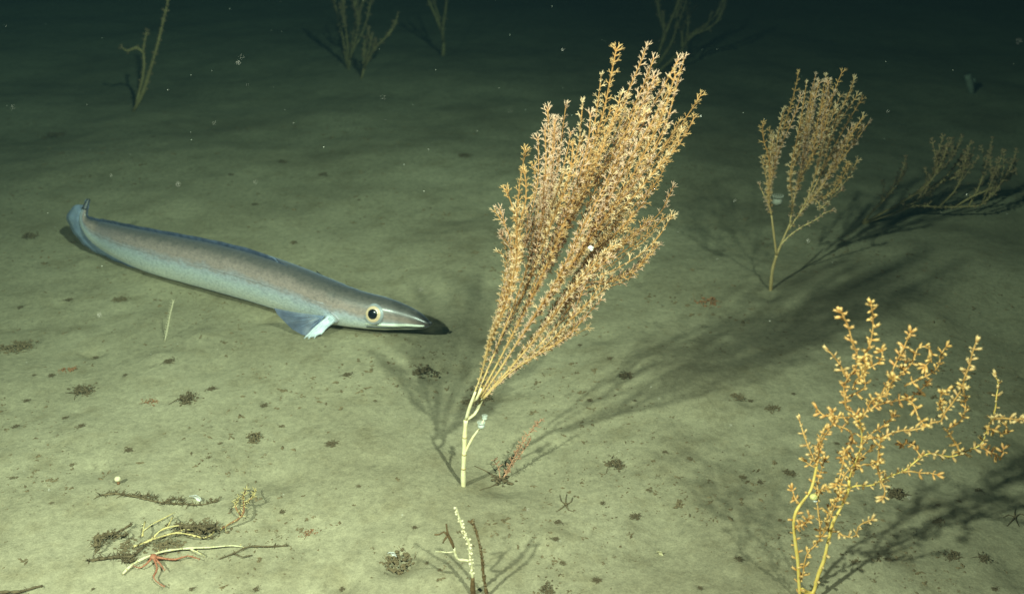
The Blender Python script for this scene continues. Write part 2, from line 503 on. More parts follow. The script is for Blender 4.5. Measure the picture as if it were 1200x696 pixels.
# ------------------------------------------------------------------ corals
class Coral:
    def __init__(self, name, label, base, seed, group=None):
        self.base = Vector(base)
        self.root = empty(name, self.base, label, 'coral', group)
        self.rg = random.Random(seed)
        self.polyps = []          # (branch object, matrix local to base, variant, priority)
    def branch(self, path, r0, r1, mat, name='branch', sides=6, knots=False):
        mb = MB()
        rg = self.rg
        ph = rg.uniform(0, 6)
        L = len(path)
        def rad(t):
            return (r0 + (r1 - r0) * t) * (1 + 0.10 * math.sin(ph + t * L * 0.9))
        tube(mb, path, rad, sides)
        o = mb.build(name, mat, self.root, self.base)
        return o
    def joints(self, stem, path, ts, r, ln=0.006):
        for t in ts:
            i = int(t * (len(path) - 1)); i = max(1, min(len(path) - 2, i))
            c = path[i]; d = (path[i + 1] - path[i - 1]).normalized()
            mb = MB()
            tube(mb, [c - d * ln / 2, c, c + d * ln / 2], lambda q: r * (1.02 if q in (0, 1) else 1.05), 8)
            mb.build('joint', M['joint'], stem, self.base)
    def grow_polyps(self, br, path, spacing, scale, t0=0.0, per=2, tilt=(0.6, 1.0), nvar=5, tips=True, skip=0.0, rad=0.001, grow=lambda p: 1.0):
        rg = self.rg
        T, U = frames(path)
        acc = 0.0; a = rg.uniform(0, 6.28)
        n = len(path)
        nxt = t0 * 0.0
        tot = sum((path[i + 1] - path[i]).length for i in range(n - 1))
        s = 0.0; goal = tot * t0
        for i in range(n - 1):
            seg = (path[i + 1] - path[i]).length
            while goal <= s + seg and seg > 0:
                k = (goal - s) / seg
                p = path[i].lerp(path[i + 1], k)
                w = T[i].cross(U[i])
                a += math.pi / per + rg.uniform(-0.35, 0.35)
                for q in range(per):
                    if rg.random() < skip: continue
                    aa = a + 2 * math.pi * q / per + rg.uniform(-0.3, 0.3)
                    out = U[i] * math.cos(aa) + w * math.sin(aa)
                    tl = rg.uniform(*tilt)
                    d = (T[i] * math.cos(tl) + out * math.sin(tl)).normalized()
                    self.put(br, p + out * rad * 0.4, d, scale * grow(p) * rg.uniform(0.55, 1.15), nvar, goal / tot)
                goal += spacing * rg.uniform(0.8, 1.2)
            s += seg
        if tips:
            for q in range(2):
                aa = a + 3.1 * q
                out = U[-1] * math.cos(aa) + T[-1].cross(U[-1]) * math.sin(aa)
                self.put(br, path[-1], (T[-1] + out * rg.uniform(0.3, 0.8)).normalized(), scale * rg.uniform(0.9, 1.15), nvar, 1.0)
    def put(self, br, p, d, sc, nvar, pri):
        q = Vector((0, 0, 1)).rotation_difference(d) @ Quaternion((0, 0, 1), self.rg.uniform(0, 6.28))
        mt = Matrix.Translation(p - self.base) @ q.to_matrix().to_4x4() @ Matrix.Scale(sc, 4)
        self.polyps.append((br, mt, self.rg.randrange(nvar), pri + self.rg.uniform(0, 0.3) - 0.6 * (p.y - self.base.y)))
    def finish(self, meshes, geo, mats, singles=300):
        ps = sorted(self.polyps, key=lambda e: -e[3])
        tint = {}
        for e in self.polyps:
            tint.setdefault(e[0].name, self.rg.randrange(len(mats)))
        for br, mt, k, _ in ps[:singles]:
            o = bpy.data.objects.new('polyp', meshes[tint[br.name]][k])
            col.objects.link(o)
            o.parent = br
            o.matrix_basis = mt
        tz = [np.array([p[2] for p in g[0]]) / max(p[2] for p in g[0]) for g in geo]
        G = [(np.array([tuple(p) for p in g[0]]), g[1]) for g in geo]
        for c, mat in enumerate(mats):
            rest = [e for e in ps[singles:] if tint[e[0].name] == c]
            if not rest: continue
            V = []; F = []; off = 0; tips = []
            for br, mt, k, _ in rest:
                v, f = G[k]
                m3 = np.array(mt)
                V.append(v @ m3[:3, :3].T + m3[:3, 3])
                F.extend([tuple(i + off for i in q) for q in f])
                off += len(v); tips.append(tz[k])
            me = bpy.data.meshes.new('polyps')
            me.from_pydata(np.concatenate(V).tolist(), [], F)
            me.polygons.foreach_set('use_smooth', [True] * len(me.polygons))
            me.materials.append(mat); me.update()
            at = me.attributes.new('tip', 'FLOAT', 'POINT'); at.data.foreach_set('value', np.concatenate(tips))
            o = bpy.data.objects.new('polyps', me)
            col.objects.link(o); o.parent = self.root
            o['kind'] = 'stuff'

def pix_path(pts, y0, dy0, dy1, step, wob=0.0, rg=None):
    """pixel polyline at depth y0, drifting dy0 -> dy1 in depth"""
    n = len(pts)
    out = []
    for i, p in enumerate(pts):
        t = i / max(1, n - 1)
        y = y0 + dy0 + (dy1 - dy0) * t
        if rg and wob: y += rg.uniform(-wob, wob)
        out.append(at_y(p[0], p[1], y))
    return smooth_path(out, step)
def resample(pts, n):
    P = [Vector((p[0], p[1])) for p in pts]
    L = [0]
    for i in range(len(P) - 1): L.append(L[-1] + (P[i + 1] - P[i]).length)
    out = []
    for k in range(n):
        s = L[-1] * k / (n - 1)
        i = 0
        while i < len(P) - 2 and L[i + 1] < s: i += 1
        t = (s - L[i]) / max(1e-6, L[i + 1] - L[i])
        out.append(P[i].lerp(P[i + 1], min(1, max(0, t))))
    return out

# ---- the big fan-shaped coral
def big_fan(name, label, stem_px, forks, limbs, seed, extra, polyp_scale, spacing, meshes, geo, pmat, axis_mat, low_mat, singles, stem_r, depth, dmul=1.0, per=2, group=None, stem_mat='bone'):
    b = ground(*stem_px[0])
    C = Coral(name, label, b + Vector((0, 0, -0.004)), seed, group)
    rg = C.rg
    y0 = b.y
    sp = [b + Vector((0, 0, -0.012))] + pix_path(stem_px, y0, 0, 0, 0.01)
    sp = smooth_path(sp, 0.012)
    so = C.branch(sp, stem_r, stem_r * 0.85, M[stem_mat], 'stem', 8)
    C.stem = so; C.stem_path = sp
    for i, fk in enumerate(forks):
        p = pix_path(fk, y0, 0.0, 0.012 * (1 if i % 2 else -1), 0.01)
        C.branch(p, stem_r * 0.74, stem_r * 0.5, M[stem_mat], 'branch', 7)
    def ease(t):
        t = min(1.0, max(0.0, t)); return t * t * (3 - 2 * t)
    own = [(resample(lb, 24), depth * rg.uniform(-1, 1)) for lb in limbs]
    made = []                      # lists of (pixel point, depth offset)
    full = []
    def blend_from(A, B, j0, span):
        out = []
        for j in range(24):
            k = ease((j - j0) / span)
            out.append((A[j][0].lerp(B[j][0], k), A[j][1] + (B[j][1] - A[j][1]) * k))
        return out
    raw = []
    for sv, dy in own:
        w1 = rg.uniform(-7.5, 7.5) * dmul; p1 = rg.uniform(0, 6); f1 = rg.uniform(5, 9)
        raw.append([(q + Vector((w1 * math.sin(p1 + f1 * j / 23) * (j / 23) ** 0.5, 0)), dy) for j, q in enumerate(sv)])
    n_l = len(raw)
    rank = []
    for i in range(n_l):
        sup = min(n_l - 1, i - i % 4 + 1); lead = min(n_l - 1, i - i % 2)
        rank.append((i == sup, i == lead, sup, lead))
    lead_paths = {}
    for i, (is_s, is_l, sup, lead) in enumerate(rank):
        if is_s: lead_paths[i] = (raw[i], 0)
    for i, (is_s, is_l, sup, lead) in enumerate(rank):
        if is_l and not is_s:
            j0 = rg.randrange(1, 5)
            lead_paths[i] = (blend_from(raw[sup], raw[i], j0, 9.0), j0)
    for i, (is_s, is_l, sup, lead) in enumerate(rank):
        if i in lead_paths:
            cur, j0 = lead_paths[i]
        else:
            j0 = rg.randrange(4, 9)
            cur = blend_from(lead_paths[lead][0] if lead in lead_paths else raw[sup], raw[i], j0, 9.0)
        full.append(cur)
        made.append((cur[j0:], 2 if is_s else (1 if is_l else 0)))
    for _ in range(extra):
        i = rg.randrange(len(full) - 1)
        if rg.random() < 0.5: A, B = full[i], full[i + 1]
        else: A, B = full[i + 1], full[i]
        w = rg.uniform(0.25, 0.75); s0 = rg.uniform(0.22, 0.60); cut = rg.uniform(0.74, 1.0)
        j0 = int(s0 * 23); j1 = int(cut * 23)
        wob = rg.uniform(-9, 9) * dmul; ph = rg.uniform(0, 6)
        dx = depth * rg.uniform(-1.4, 1.6)
        cur = []
        for j in range(j0, j1 + 1):
            t = (j / 23 - s0) / (1 - s0)
            k = ease(t / 0.6)
            q = A[j][0].lerp(B[j][0], w * k) + Vector((math.sin(ph + t * 5) * wob * k, 0))
            cur.append((q, A[j][1] + (dx - A[j][1]) * k))
        if len(cur) > 5:
            made.append((cur, 0))
    for idx, (cur, is_lead) in enumerate(made):
        pts = []
        for q, dy in cur:
            hgt_f = min(1, max(0, (stem_px[-1][1] - q.y) / 250.0 / dmul))
            pts.append(at_y(q.x, q.y, y0 + dy * (hgt_f ** 0.8)))
        path = smooth_path(pts, 0.02)
        low = is_lead
        r0 = stem_r * (0.24, 0.32, 0.42)[is_lead]
        br = C.branch(path, r0, 0.0006 * polyp_scale + 0.0002, low_mat if (low and idx % 2 == 0) else axis_mat, 'branch', 5)
        C.grow_polyps(br, path, spacing, polyp_scale, 0.02, per, rad=r0 * 0.6, nvar=len(geo), tilt=(0.55, 1.05), skip=0.10,
                      grow=lambda p: 0.60 + 0.40 * min(1.0, max(0.0, (p.z - b.z - 0.15 * dmul) / (0.28 * dmul))))
        C.polyp_paths = C.__dict__.get('polyp_paths', []) + [path]
    C.finish(meshes, geo, pmat, singles)
    return C

main_limbs = [
    # left side, going clockwise to the right
    [(556, 460), (564, 432), (573, 400), (584, 365), (594, 335), (598, 312), (590, 300), (582, 296)],
    [(556, 460), (566, 430), (577, 395), (588, 358), (597, 320), (600, 285), (593, 262), (585, 248)],
    [(557, 459), (568, 428), (580, 390), (592, 350), (602, 305), (606, 265), (600, 240), (594, 224)],
    [(558, 460), (572, 425), (588, 380), (602, 330), (612, 275), (613, 225), (613, 178)],
    [(558, 460), (573, 425), (592, 378), (608, 325), (620, 270), (626, 215), (625, 163)],
    [(560, 462), (577, 424), (598, 375), (617, 318), (633, 250), (640, 185), (641, 128)],
    [(560, 462), (579, 424), (602, 374), (624, 315), (645, 250), (658, 190), (665, 126)],
    [(560, 462), (580, 424), (606, 370), (630, 310), (655, 240), (676, 175), (680, 124)],
    [(560, 463), (582, 423), (610, 367), (640, 300), (668, 230), (690, 160), (703, 92)],
    [(562, 464), (584, 424), (614, 366), (646, 300), (680, 215), (708, 130), (722, 59)],
    [(562, 464), (585, 425), (616, 367), (652, 300), (688, 215), (722, 130), (750, 57)],
    [(562, 465), (586, 426), (620, 366), (660, 296), (700, 215), (735, 135), (761, 70)],
    [(564, 466), (588, 428), (625, 364), (668, 294), (708, 220), (742, 150), (768, 92)],
    [(564, 466), (590, 430), (630, 364), (678, 290), (722, 218), (762, 140), (791, 72)],
    [(564, 466), (592, 430), (636, 364), (688, 290), (736, 218), (778, 145), (804, 70)],
    [(566, 466), (594, 432), (640, 364), (692, 292), (742, 226), (784, 158), (815, 113)],
    [(566, 466), (595, 434), (640, 372), (690, 302), (735, 250), (772, 210), (801, 150)],
    [(566, 467), (596, 434), (645, 372), (690, 316), (715, 290), (733, 264)],
    [(566, 467), (598, 434), (646, 378), (692, 322), (738, 278), (768, 250), (781, 221)],
    [(566, 467), (598, 435), (648, 382), (685, 330), (720, 316), (750, 298), (772, 275), (786, 254)],
    [(566, 467), (600, 435), (648, 386), (680, 345), (705, 338), (730, 330), (752, 310), (764, 293)],
    [(567, 467), (598, 436), (634, 408), (662, 384), (678, 356), (690, 330)],
    [(567, 467), (597, 438), (632, 412), (668, 392), (692, 372), (708, 352)],
    [(567, 467), (596, 440), (624, 418), (648, 404), (672, 396), (690, 384)],
]
main_stem = [(543, 569), (543, 552), (544, 532), (544.5, 512), (546, 492)]
main_forks = [
    [(546, 492), (549, 481), (553, 470), (557, 459)],
    [(546, 492), (556, 485), (562, 474), (567, 464)],
    [(553, 470), (559, 466), (564, 455)],
]
big = big_fan('bamboo_coral', 'tall leaning fan of cream and orange polyps on a bare white jointed stem', main_stem, main_forks, main_limbs, 5,
              84, 1.05, 0.0076, OPEN_ME, OPEN, M['polyps'], M['axis'], M['axis'], 300, 0.0043, 0.10)
big.joints(big.stem, big.stem_path, (0.30, 0.53, 0.78), 0.0042, 0.0030)
# short dead side stub with a white anemone growing on it
stub = pix_path([(544, 533), (549, 522), (555, 511), (561, 503), (567, 492)], big.base.y, 0, -0.006, 0.01)
big.branch(stub, 0.0026, 0.0014, M['bone'], 'side_stub', 6)

# ---- the paler coral behind, to the right
mid_stem = [(903, 340), (905, 318), (910, 299)]
mid_forks = [[(910, 299), (908, 284), (906, 268), (904, 252)], [(910, 299), (915, 287), (921, 273), (927, 260)]]
mid_limbs = [
    [(906, 274), (902, 250), (896, 232), (893, 218)],
    [(904, 252), (902, 225), (899, 190), (897, 147)],
    [(904, 252), (905, 222), (909, 185), (913, 155), (918, 131)],
    [(905, 252), (909, 215), (915, 170), (924, 130), (934, 88)],
    [(918, 276), (922, 240), (927, 195), (938, 140), (945, 100)],
    [(926, 262), (932, 225), (940, 180), (949, 130), (954, 91)],
    [(926, 262), (936, 220), (948, 170), (961, 125), (970, 91)],
    [(927, 260), (942, 220), (958, 175), (975, 130), (987, 86)],
    [(927, 260), (945, 222), (964, 178), (983, 135), (996, 95)],
    [(922, 272), (945, 235), (968, 192), (993, 150), (1011, 117)],
    [(920, 274), (945, 245), (972, 205), (1000, 170), (1019, 144)],
    [(918, 278), (945, 255), (975, 225), (998, 205), (1009, 189)],
    [(915, 287), (940, 265), (965, 250), (978, 247)],
]
mid = big_fan('bamboo_coral', 'dimmer upright fan coral with tan polyps and forked stem behind the tall one', mid_stem, mid_forks, mid_limbs, 9,
              36, 1.2, 0.0105, OPEN_ME, OPEN, M['polyps'], M['axis'], M['axis'], 120, 0.0042, 0.10, 0.6, stem_mat='tan')

# ---- the open, sprawling coral in the right foreground
def near_coral():
    y0 = ground(945, 704).y
    base = ground(942, 708)
    C = Coral('branching_coral', 'sprawling amber coral with bud polyps on two yellow stems, a snail clinging to it', base, 21)
    rg = C.rg
    thick = [
        [(942, 712), (938, 700), (936, 680), (935, 658), (931.5, 632), (930, 612), (933, 599), (938, 591), (945, 582), (950, 574), (953, 565), (956, 551), (959, 537)],
        [(939, 690), (946, 694), (953, 694), (956, 684), (959, 673), (966, 655), (969, 640), (973, 625), (976, 612), (983, 599), (988, 589), (994, 575), (995, 562)],
    ]
    rs = [(0.0027, 0.0017), (0.0031, 0.0018)]
    for p, (a, b) in zip(thick, rs):
        path = pix_path(p, y0, 0, 0.012, 0.012)
        o = C.branch(path, a, b, M['bud_axis'], 'stem', 7)
        C.grow_polyps(o, path, 0.011, 0.85, 0.10, 1, (0.9, 1.4), len(BUD), False, 0.1, a)
    thin = [
        [(959, 537), (960, 526), (963, 517), (967, 509), (974, 500), (977, 491), (976, 483)],
        [(957, 545), (956, 530), (960, 516), (966, 504)],
        [(976, 486), (967, 487), (961, 483), (957, 478)],
        [(955, 541), (949, 527), (946, 520), (941, 506), (937, 493)],
        [(957, 548), (950, 545), (943, 540)],
        [(938, 591), (933, 586), (930, 579), (928, 573)],
        [(932, 619), (938, 615), (945, 611), (948, 604)],
        [(937, 682), (941, 673), (943, 658), (947, 647), (956, 638), (961, 630), (968, 621), (972, 610), (977, 596), (982, 582)],
        [(961, 630), (961, 615), (959, 600), (958, 590), (957, 577), (959, 563), (962, 552), (966, 540)],
        [(958, 577), (964, 573), (970, 573)],
        [(968, 622), (970, 606), (976, 590), (985, 578)],
        [(975, 623), (982, 622.5), (987, 627), (996, 629), (1003, 627), (1006, 617), (1013, 612), (1021, 609)],
        [(995, 562), (998, 552), (1003, 540), (1008, 527), (1010, 514), (1009, 503), (1007, 490)],
        [(1007, 490), (999, 482), (992, 479), (990, 466), (989, 454), (993, 444), (999, 436), (1005, 426), (1004, 414), (998, 399), (995, 385), (990, 374), (986, 366)],
        [(991, 441), (987, 432), (982, 424), (976, 416), (971, 411)],
        [(1003, 424), (1010, 421), (1014, 415), (1019, 405), (1022, 392), (1023, 379), (1022, 366), (1021, 356)],
        [(1012, 436), (1019, 430), (1028, 426), (1034, 418), (1033, 411)],
        [(999, 456), (1003, 446), (1010, 440), (1014, 430), (1012, 420)],
        [(990, 466), (999, 462), (1008, 458), (1014, 452), (1012, 440)],
        [(977, 491), (985, 489), (994, 489), (1001, 487)],
        [(976, 497), (985, 500), (993, 503), (999, 510), (998, 520), (992, 530), (986, 536)],
        [(1003, 540), (996, 534), (990, 528), (988, 540), (986, 552), (983, 562), (979, 569)],
        [(1007, 490), (1015, 483), (1026, 475), (1033, 462), (1039, 451), (1046, 434), (1052, 421), (1058, 410), (1063, 398), (1067, 390)],
        [(1015, 483), (1021, 470), (1029, 466), (1037, 463), (1043, 454), (1047, 443)],
        [(1037, 455), (1047, 446), (1056, 438), (1066, 428), (1072, 418), (1075, 409), (1083, 406), (1091, 411), (1091, 421), (1083, 430)],
        [(1058, 440), (1061, 425), (1058, 413)],
        [(1060, 452), (1073, 446), (1085, 441), (1096, 434), (1101, 424), (1104, 413), (1109, 406)],
        [(1026, 475), (1037, 472), (1048, 470), (1058, 468), (1066, 466), (1075, 460), (1082, 454), (1086, 449)],
        [(1062, 468), (1069, 472), (1073, 480), (1076, 488), (1082, 497)],
        [(1010, 521), (1019, 513), (1032, 513), (1044, 508), (1058, 504), (1067, 504), (1082, 501), (1093, 495), (1103, 493), (1107, 484), (1114, 475), (1122, 464), (1127, 455), (1131, 441), (1136, 428), (1140, 412), (1144, 401)],
        [(1107, 484), (1101, 475), (1103, 463), (1110, 457)],
        [(1012, 519), (1021, 508), (1032, 501), (1040, 494), (1047, 488)],
        [(994, 573), (1003, 569), (1013, 569), (1023, 568), (1032, 563), (1045, 557), (1060, 551), (1070, 543), (1080, 535), (1090, 531), (1102, 533), (1113, 535), (1125, 532), (1134, 528), (1148, 522), (1154, 512), (1160, 495), (1166, 481), (1168, 463), (1170, 450), (1167, 441)],
        [(1150, 522), (1158, 529), (1166, 532), (1173, 536), (1176, 526)],
        [(1162, 492), (1170, 490), (1178, 490), (1188, 491), (1198, 491)],
        [(1157, 503), (1166, 503), (1174, 508), (1182, 507), (1179, 499)],
        [(1124, 532), (1122, 522), (1115, 513), (1110, 504), (1118, 499), (1127, 492), (1131, 481), (1131, 466), (1128, 453)],
        [(1058, 553), (1067, 552), (1078, 554), (1089, 554), (1098, 556)],
        [(1031, 563), (1036, 570), (1037, 578), (1034, 584)],
        [(1080, 535), (1075, 529), (1071, 522), (1062, 519), (1056, 521)],
        [(1032, 562), (1029, 550), (1029, 538), (1030, 526), (1032, 514)],
        [(996, 556), (1003, 549), (1012, 544), (1020, 544), (1028, 541)],
        [(989, 588), (984, 578), (985, 568), (990, 556), (1000, 545), (1010, 535), (1020, 526)],
    ]
    for i, p in enumerate(thin):
        d0 = 0.008
        d1 = rg.uniform(-0.05, 0.06)
        path = pix_path(p, y0, d0, d1, 0.008, 0.004, rg)
        o = C.branch(path, 0.0014, 0.0008, M['bud_axis_thin'] if i not in (12, 32) else M['bud_axis'], 'branch', 5)
        C.grow_polyps(o, path, 0.0084, 0.88, 0.04, 2, (0.8, 1.4), len(BUD), True, 0.08, 0.0012)
    C.finish(BUD_ME, BUD, M['buds'], 300)
    return C
near = near_coral()

# ------------------------------------------------------------------ the faint corals at the edge of the light
def simple_coral(name, label, base_px, limbs, seed, r0, r1, spacing, scale, depth=0.1, fuzz=True, group=None, mat=None, sub=0):
    b = ground(*base_px)
    C = Coral(name, label, b, seed, group)
    rg = C.rg
    for i, lb in enumerate(limbs):
        dy = rg.uniform(-depth, depth)
        path = pix_path(lb, b.y, 0.0, dy, 0.03, 0.004, rg)
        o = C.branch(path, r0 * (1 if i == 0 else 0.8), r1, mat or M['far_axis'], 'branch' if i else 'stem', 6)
        if fuzz:
            C.grow_polyps(o, path, spacing, scale, 0.25, 2, nvar=len(FARP), rad=r1)
        for _ in range(sub):
            k = int(len(path) * rg.uniform(0.35, 0.9))
            k = max(1, min(len(path) - 2, k))
            t = (path[k + 1] - path[k - 1]).normalized()
            d = (t * 0.7 + Vector((rg.uniform(-0.5, 0.5), rg.uniform(-0.6, 0.6), rg.uniform(0.4, 1.0)))).normalized()
            ln = rg.uniform(0.03, 0.075) * (b.y / 2.5)
            pa = smooth_path([path[k], path[k] + d * ln * 0.5 + t * 0.01, path[k] + d * ln + Vector((0, 0, 0.15 * ln))], 0.03)
            so = C.branch(pa, r1 * 1.1, r1 * 0.6, mat or M['far_axis'], 'branch', 5)
            C.grow_polyps(so, pa, spacing * 0.8, scale * 0.9, 0.1, 2, nvar=len(FARP), rad=r1)
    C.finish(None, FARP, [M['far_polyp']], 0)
    return C
simple_coral('whip_coral', 'tall thin twin-stemmed whip coral standing alone beyond the fish tail', (156, 131),
             [[(156, 131), (166, 112), (172, 95), (178, 75), (184, 55), (190, 30), (196, 5), (200, -20)],
              [(160, 122), (163, 108), (167, 92), (169, 75), (168, 58), (172, 38)],
              [(166, 112), (170, 104), (172, 96), (176, 84)],
              [(168, 62), (160, 56), (150, 60), (144, 57)]], 31, 0.0085, 0.0035, 0.022, 1.3, 0.08)
simple_coral('dim_coral', 'faint bushy coral of many thin upright stems at the edge of the light', (409, 82),
             [[(409, 84), (405, 65), (402, 45), (396, 20), (390, -5)],
              [(409, 80), (412, 55), (416, 30), (424, 5), (428, -20)],
              [(408, 78), (407, 50), (404, 25), (402, -10)],
              [(410, 70), (416, 48), (420, 25), (414, 0)],
              [(410, 66), (424, 40), (432, 15), (436, -15)]], 33, 0.006, 0.003, 0.025, 1.5, 0.15, sub=3)
simple_coral('dim_coral', 'small faint coral with a bent side branch close to the bushy one', (424, 93),
             [[(423, 94), (427, 78), (426, 62), (428, 45)],
              [(427, 76), (432, 60), (436, 42)],
              [(428, 72), (440, 56), (453, 43), (462, 32), (466, 18)],
              [(427, 80), (436, 62), (440, 50)]], 35, 0.006, 0.003, 0.025, 1.4, 0.1, sub=1)
simple_coral('dim_coral', 'faint pale coral forked in two like a tuning fork, far back', (518, 66),
             [[(519, 66), (520, 52), (517, 36), (510, 18), (502, 0), (498, -15)],
              [(519, 50), (519, 32), (522, 14), (524, -10)],
              [(517, 36), (514, 20), (508, 2)]], 37, 0.010, 0.005, 0.035, 1.6, 0.1, sub=1)
simple_coral('dim_coral', 'ghostly many-armed coral behind the top of the tall fan', (764, 86),
             [[(764, 88), (772, 62), (780, 40), (788, 20), (796, 0), (800, -20)],
              [(766, 82), (784, 56), (792, 36), (794, 10), (798, -8)],
              [(772, 84), (800, 58), (806, 44), (820, 34), (836, 22), (846, 5), (850, -15)],
              [(780, 40), (774, 22), (770, 0)],
              [(800, 56), (800, 34), (808, 18), (816, 8)],
              [(806, 48), (814, 40), (826, 36), (840, 26), (848, 12)]], 39, 0.008, 0.004, 0.03, 1.6, 0.2, sub=2)
simple_coral('dim_coral', 'low coral fanning sideways from one foot, stems lying over to the right', (1011, 262),
             [[(1010, 263), (1024, 258), (1050, 249), (1072, 241), (1100, 243), (1135, 242), (1150, 240), (1165, 225), (1180, 205), (1186, 192)],
              [(1011, 262), (1030, 252), (1052, 240), (1068, 230), (1082, 222), (1096, 205), (1106, 185), (1110, 172)],
              [(1011, 261), (1024, 246), (1038, 232), (1050, 218), (1058, 205)],
              [(1016, 260), (1040, 246), (1066, 240), (1090, 226), (1115, 200), (1128, 180), (1138, 168)],
              [(1068, 230), (1088, 214), (1096, 195), (1098, 182)],
              [(1096, 205), (1112, 190), (1122, 170)],
              [(1100, 243), (1118, 225), (1128, 205), (1132, 185)],
              [(1080, 225), (1104, 212), (1120, 208), (1134, 195)],
              [(1135, 242), (1146, 222), (1152, 205), (1156, 192)],
              [(1150, 240), (1158, 222), (1166, 205), (1170, 198)],
              [(1120, 242), (1140, 230), (1160, 222), (1178, 212), (1188, 204)]], 41, 0.0034, 0.0011, 0.014, 0.85, 0.22, sub=5)
simple_coral('stalked_sponge', 'tiny pale stalked sponge alone far back in the dark water', (1139, 110),
             [[(1139, 111), (1138, 104), (1136, 96), (1134, 88)], [(1138, 104), (1139, 98), (1140, 92)]], 43, 0.012, 0.016, 0.05, 1.0, 0.02, False, mat=M['dull'])
for o in list(col.objects):
    if o.name.startswith('stalked_sponge'): o['category'] = 'sponge'

# ------------------------------------------------------------------ the fish
def fish_material():
    m, nt, N, L, b = new_mat('fish_skin')
    uv = N.new('ShaderNodeUVMap'); uv.uv_map = 'UVMap'
    sep = N.new('ShaderNodeSeparateXYZ')
    L.new(uv.outputs['UV'], sep.inputs['Vector'])
    tc = N.new('ShaderNodeTexCoord')
    mp = N.new('ShaderNodeMapping')
    mp.inputs['Scale'].default_value = (1.0, 1.0, 1.8)
    L.new(tc.outputs['Object'], mp.inputs['Vector'])
    n = noise_node(N, L, mp.outputs['Vector'], 30, 8, 0.72)
    n2 = noise_node(N, L, mp.outputs['Vector'], 140, 4, 0.6)
    # angle from the back (0) to the belly (1), edge wobbling with the noise
    ma = N.new('ShaderNodeMath'); ma.operation = 'MULTIPLY_ADD'
    L.new(n.outputs['Fac'], ma.inputs[0]); ma.inputs[1].default_value = 0.24
    mb_ = N.new('ShaderNodeMath'); mb_.operation = 'ADD'
    L.new(sep.outputs['Y'], mb_.inputs[0]); mb_.inputs[1].default_value = -0.12
    L.new(mb_.outputs[0], ma.inputs[2])
    # the head is brown further down its side
    hr = N.new('ShaderNodeMapRange')
    hr.inputs['From Min'].default_value = 0.02; hr.inputs['From Max'].default_value = 0.30
    hr.inputs['To Min'].default_value = -0.16; hr.inputs['To Max'].default_value = 0.0
    L.new(sep.outputs['X'], hr.inputs['Value'])
    mc = N.new('ShaderNodeMath'); mc.operation = 'ADD'
    L.new(ma.outputs[0], mc.inputs[0]); L.new(hr.outputs['Result'], mc.inputs[1])
    r = ramp(N, [(0.0, (0.075, 0.070, 0.062)), (0.16, (0.13, 0.112, 0.098)), (0.25, (0.25, 0.195, 0.170)), (0.34, (0.37, 0.285, 0.25)),
                 (0.41, (0.47, 0.43, 0.45)), (0.45, (0.66, 0.70, 0.80)), (0.52, (0.80, 0.88, 0.94)), (0.66, (0.93, 0.96, 0.92))])
    L.new(mc.outputs[0], r.inputs['Fac'])
    r2 = ramp(N, [(0.3, (0.66, 0.66, 0.68)), (0.5, (1.0, 0.98, 0.97)), (0.7, (1.22, 1.18, 1.16))])
    L.new(n2.outputs['Fac'], r2.inputs['Fac'])
    mx = N.new('ShaderNodeMix'); mx.data_type = 'RGBA'; mx.blend_type = 'MULTIPLY'; mx.inputs['Factor'].default_value = 1
    L.new(r.outputs['Color'], mx.inputs[6]); L.new(r2.outputs['Color'], mx.inputs[7])
    # dusky snout tip
    sr = ramp(N, [(0.0, (0.12, 0.11, 0.11)), (0.014, (0.3, 0.28, 0.28)), (0.045, (1, 1, 1))])
    L.new(sep.outputs['X'], sr.inputs['Fac'])
    mx2 = N.new('ShaderNodeMix'); mx2.data_type = 'RGBA'; mx2.blend_type = 'MULTIPLY'; mx2.inputs['Factor'].default_value = 1
    L.new(mx.outputs[2], mx2.inputs[6]); L.new(sr.outputs['Color'], mx2.inputs[7])
    L.new(mx2.outputs[2], b.inputs['Base Color'])
    b.inputs['Roughness'].default_value = 0.46
    b.inputs['Specular IOR Level'].default_value = 0.55
    # guanine: the pale flank and belly are silvery, the back is not
    mr = ramp(N, [(0.30, (0, 0, 0)), (0.46, (0.55, 0.55, 0.55)), (0.70, (0.72, 0.72, 0.72))])
    L.new(mc.outputs[0], mr.inputs['Fac']); L.new(mr.outputs['Color'], b.inputs['Metallic'])
    b.inputs['Coat Weight'].default_value = 0.35
    b.inputs['Coat Roughness'].default_value = 0.22
    b.inputs['Sheen Weight'].default_value = 0.3
    b.inputs['Sheen Tint'].default_value = (0.55, 0.7, 1.0, 1)
    bn = N.new('ShaderNodeBump'); bn.inputs['Strength'].default_value = 0.15; bn.inputs['Distance'].default_value = 0.001
    L.new(n2.outputs['Fac'], bn.inputs['Height']); L.new(bn.outputs['Normal'], b.inputs['Normal'])
    return m
def fin_material(name, c1, c2, alpha, rough=0.4):
    m, nt, N, L, b = new_mat(name)
    tc = N.new('ShaderNodeTexCoord')
    n = noise_node(N, L, tc.outputs['Object'], 60, 4)
    r = ramp(N, [(0.3, c1), (0.7, c2)])
    L.new(n.outputs['Fac'], r.inputs['Fac'])
    L.new(r.outputs['Color'], b.inputs['Base Color'])
    b.inputs['Alpha'].default_value = alpha
    b.inputs['Roughness'].default_value = rough
    return m
M['fish'] = fish_material()
M['fin'] = fin_material('fin_membrane', (0.035, 0.045, 0.085), (0.10, 0.125, 0.20), 0.85)
M['fin_blue'] = fin_material('fin_membrane_blue', (0.22, 0.28, 0.42), (0.34, 0.42, 0.56), 0.72)
M['fin_dark'] = fin_material('fin_edge_dark', (0.03, 0.03, 0.035), (0.07, 0.07, 0.08), 0.95)
M['ray'] = fin_material('fin_ray_white', (0.42, 0.47, 0.54), (0.74, 0.78, 0.80), 1.0)
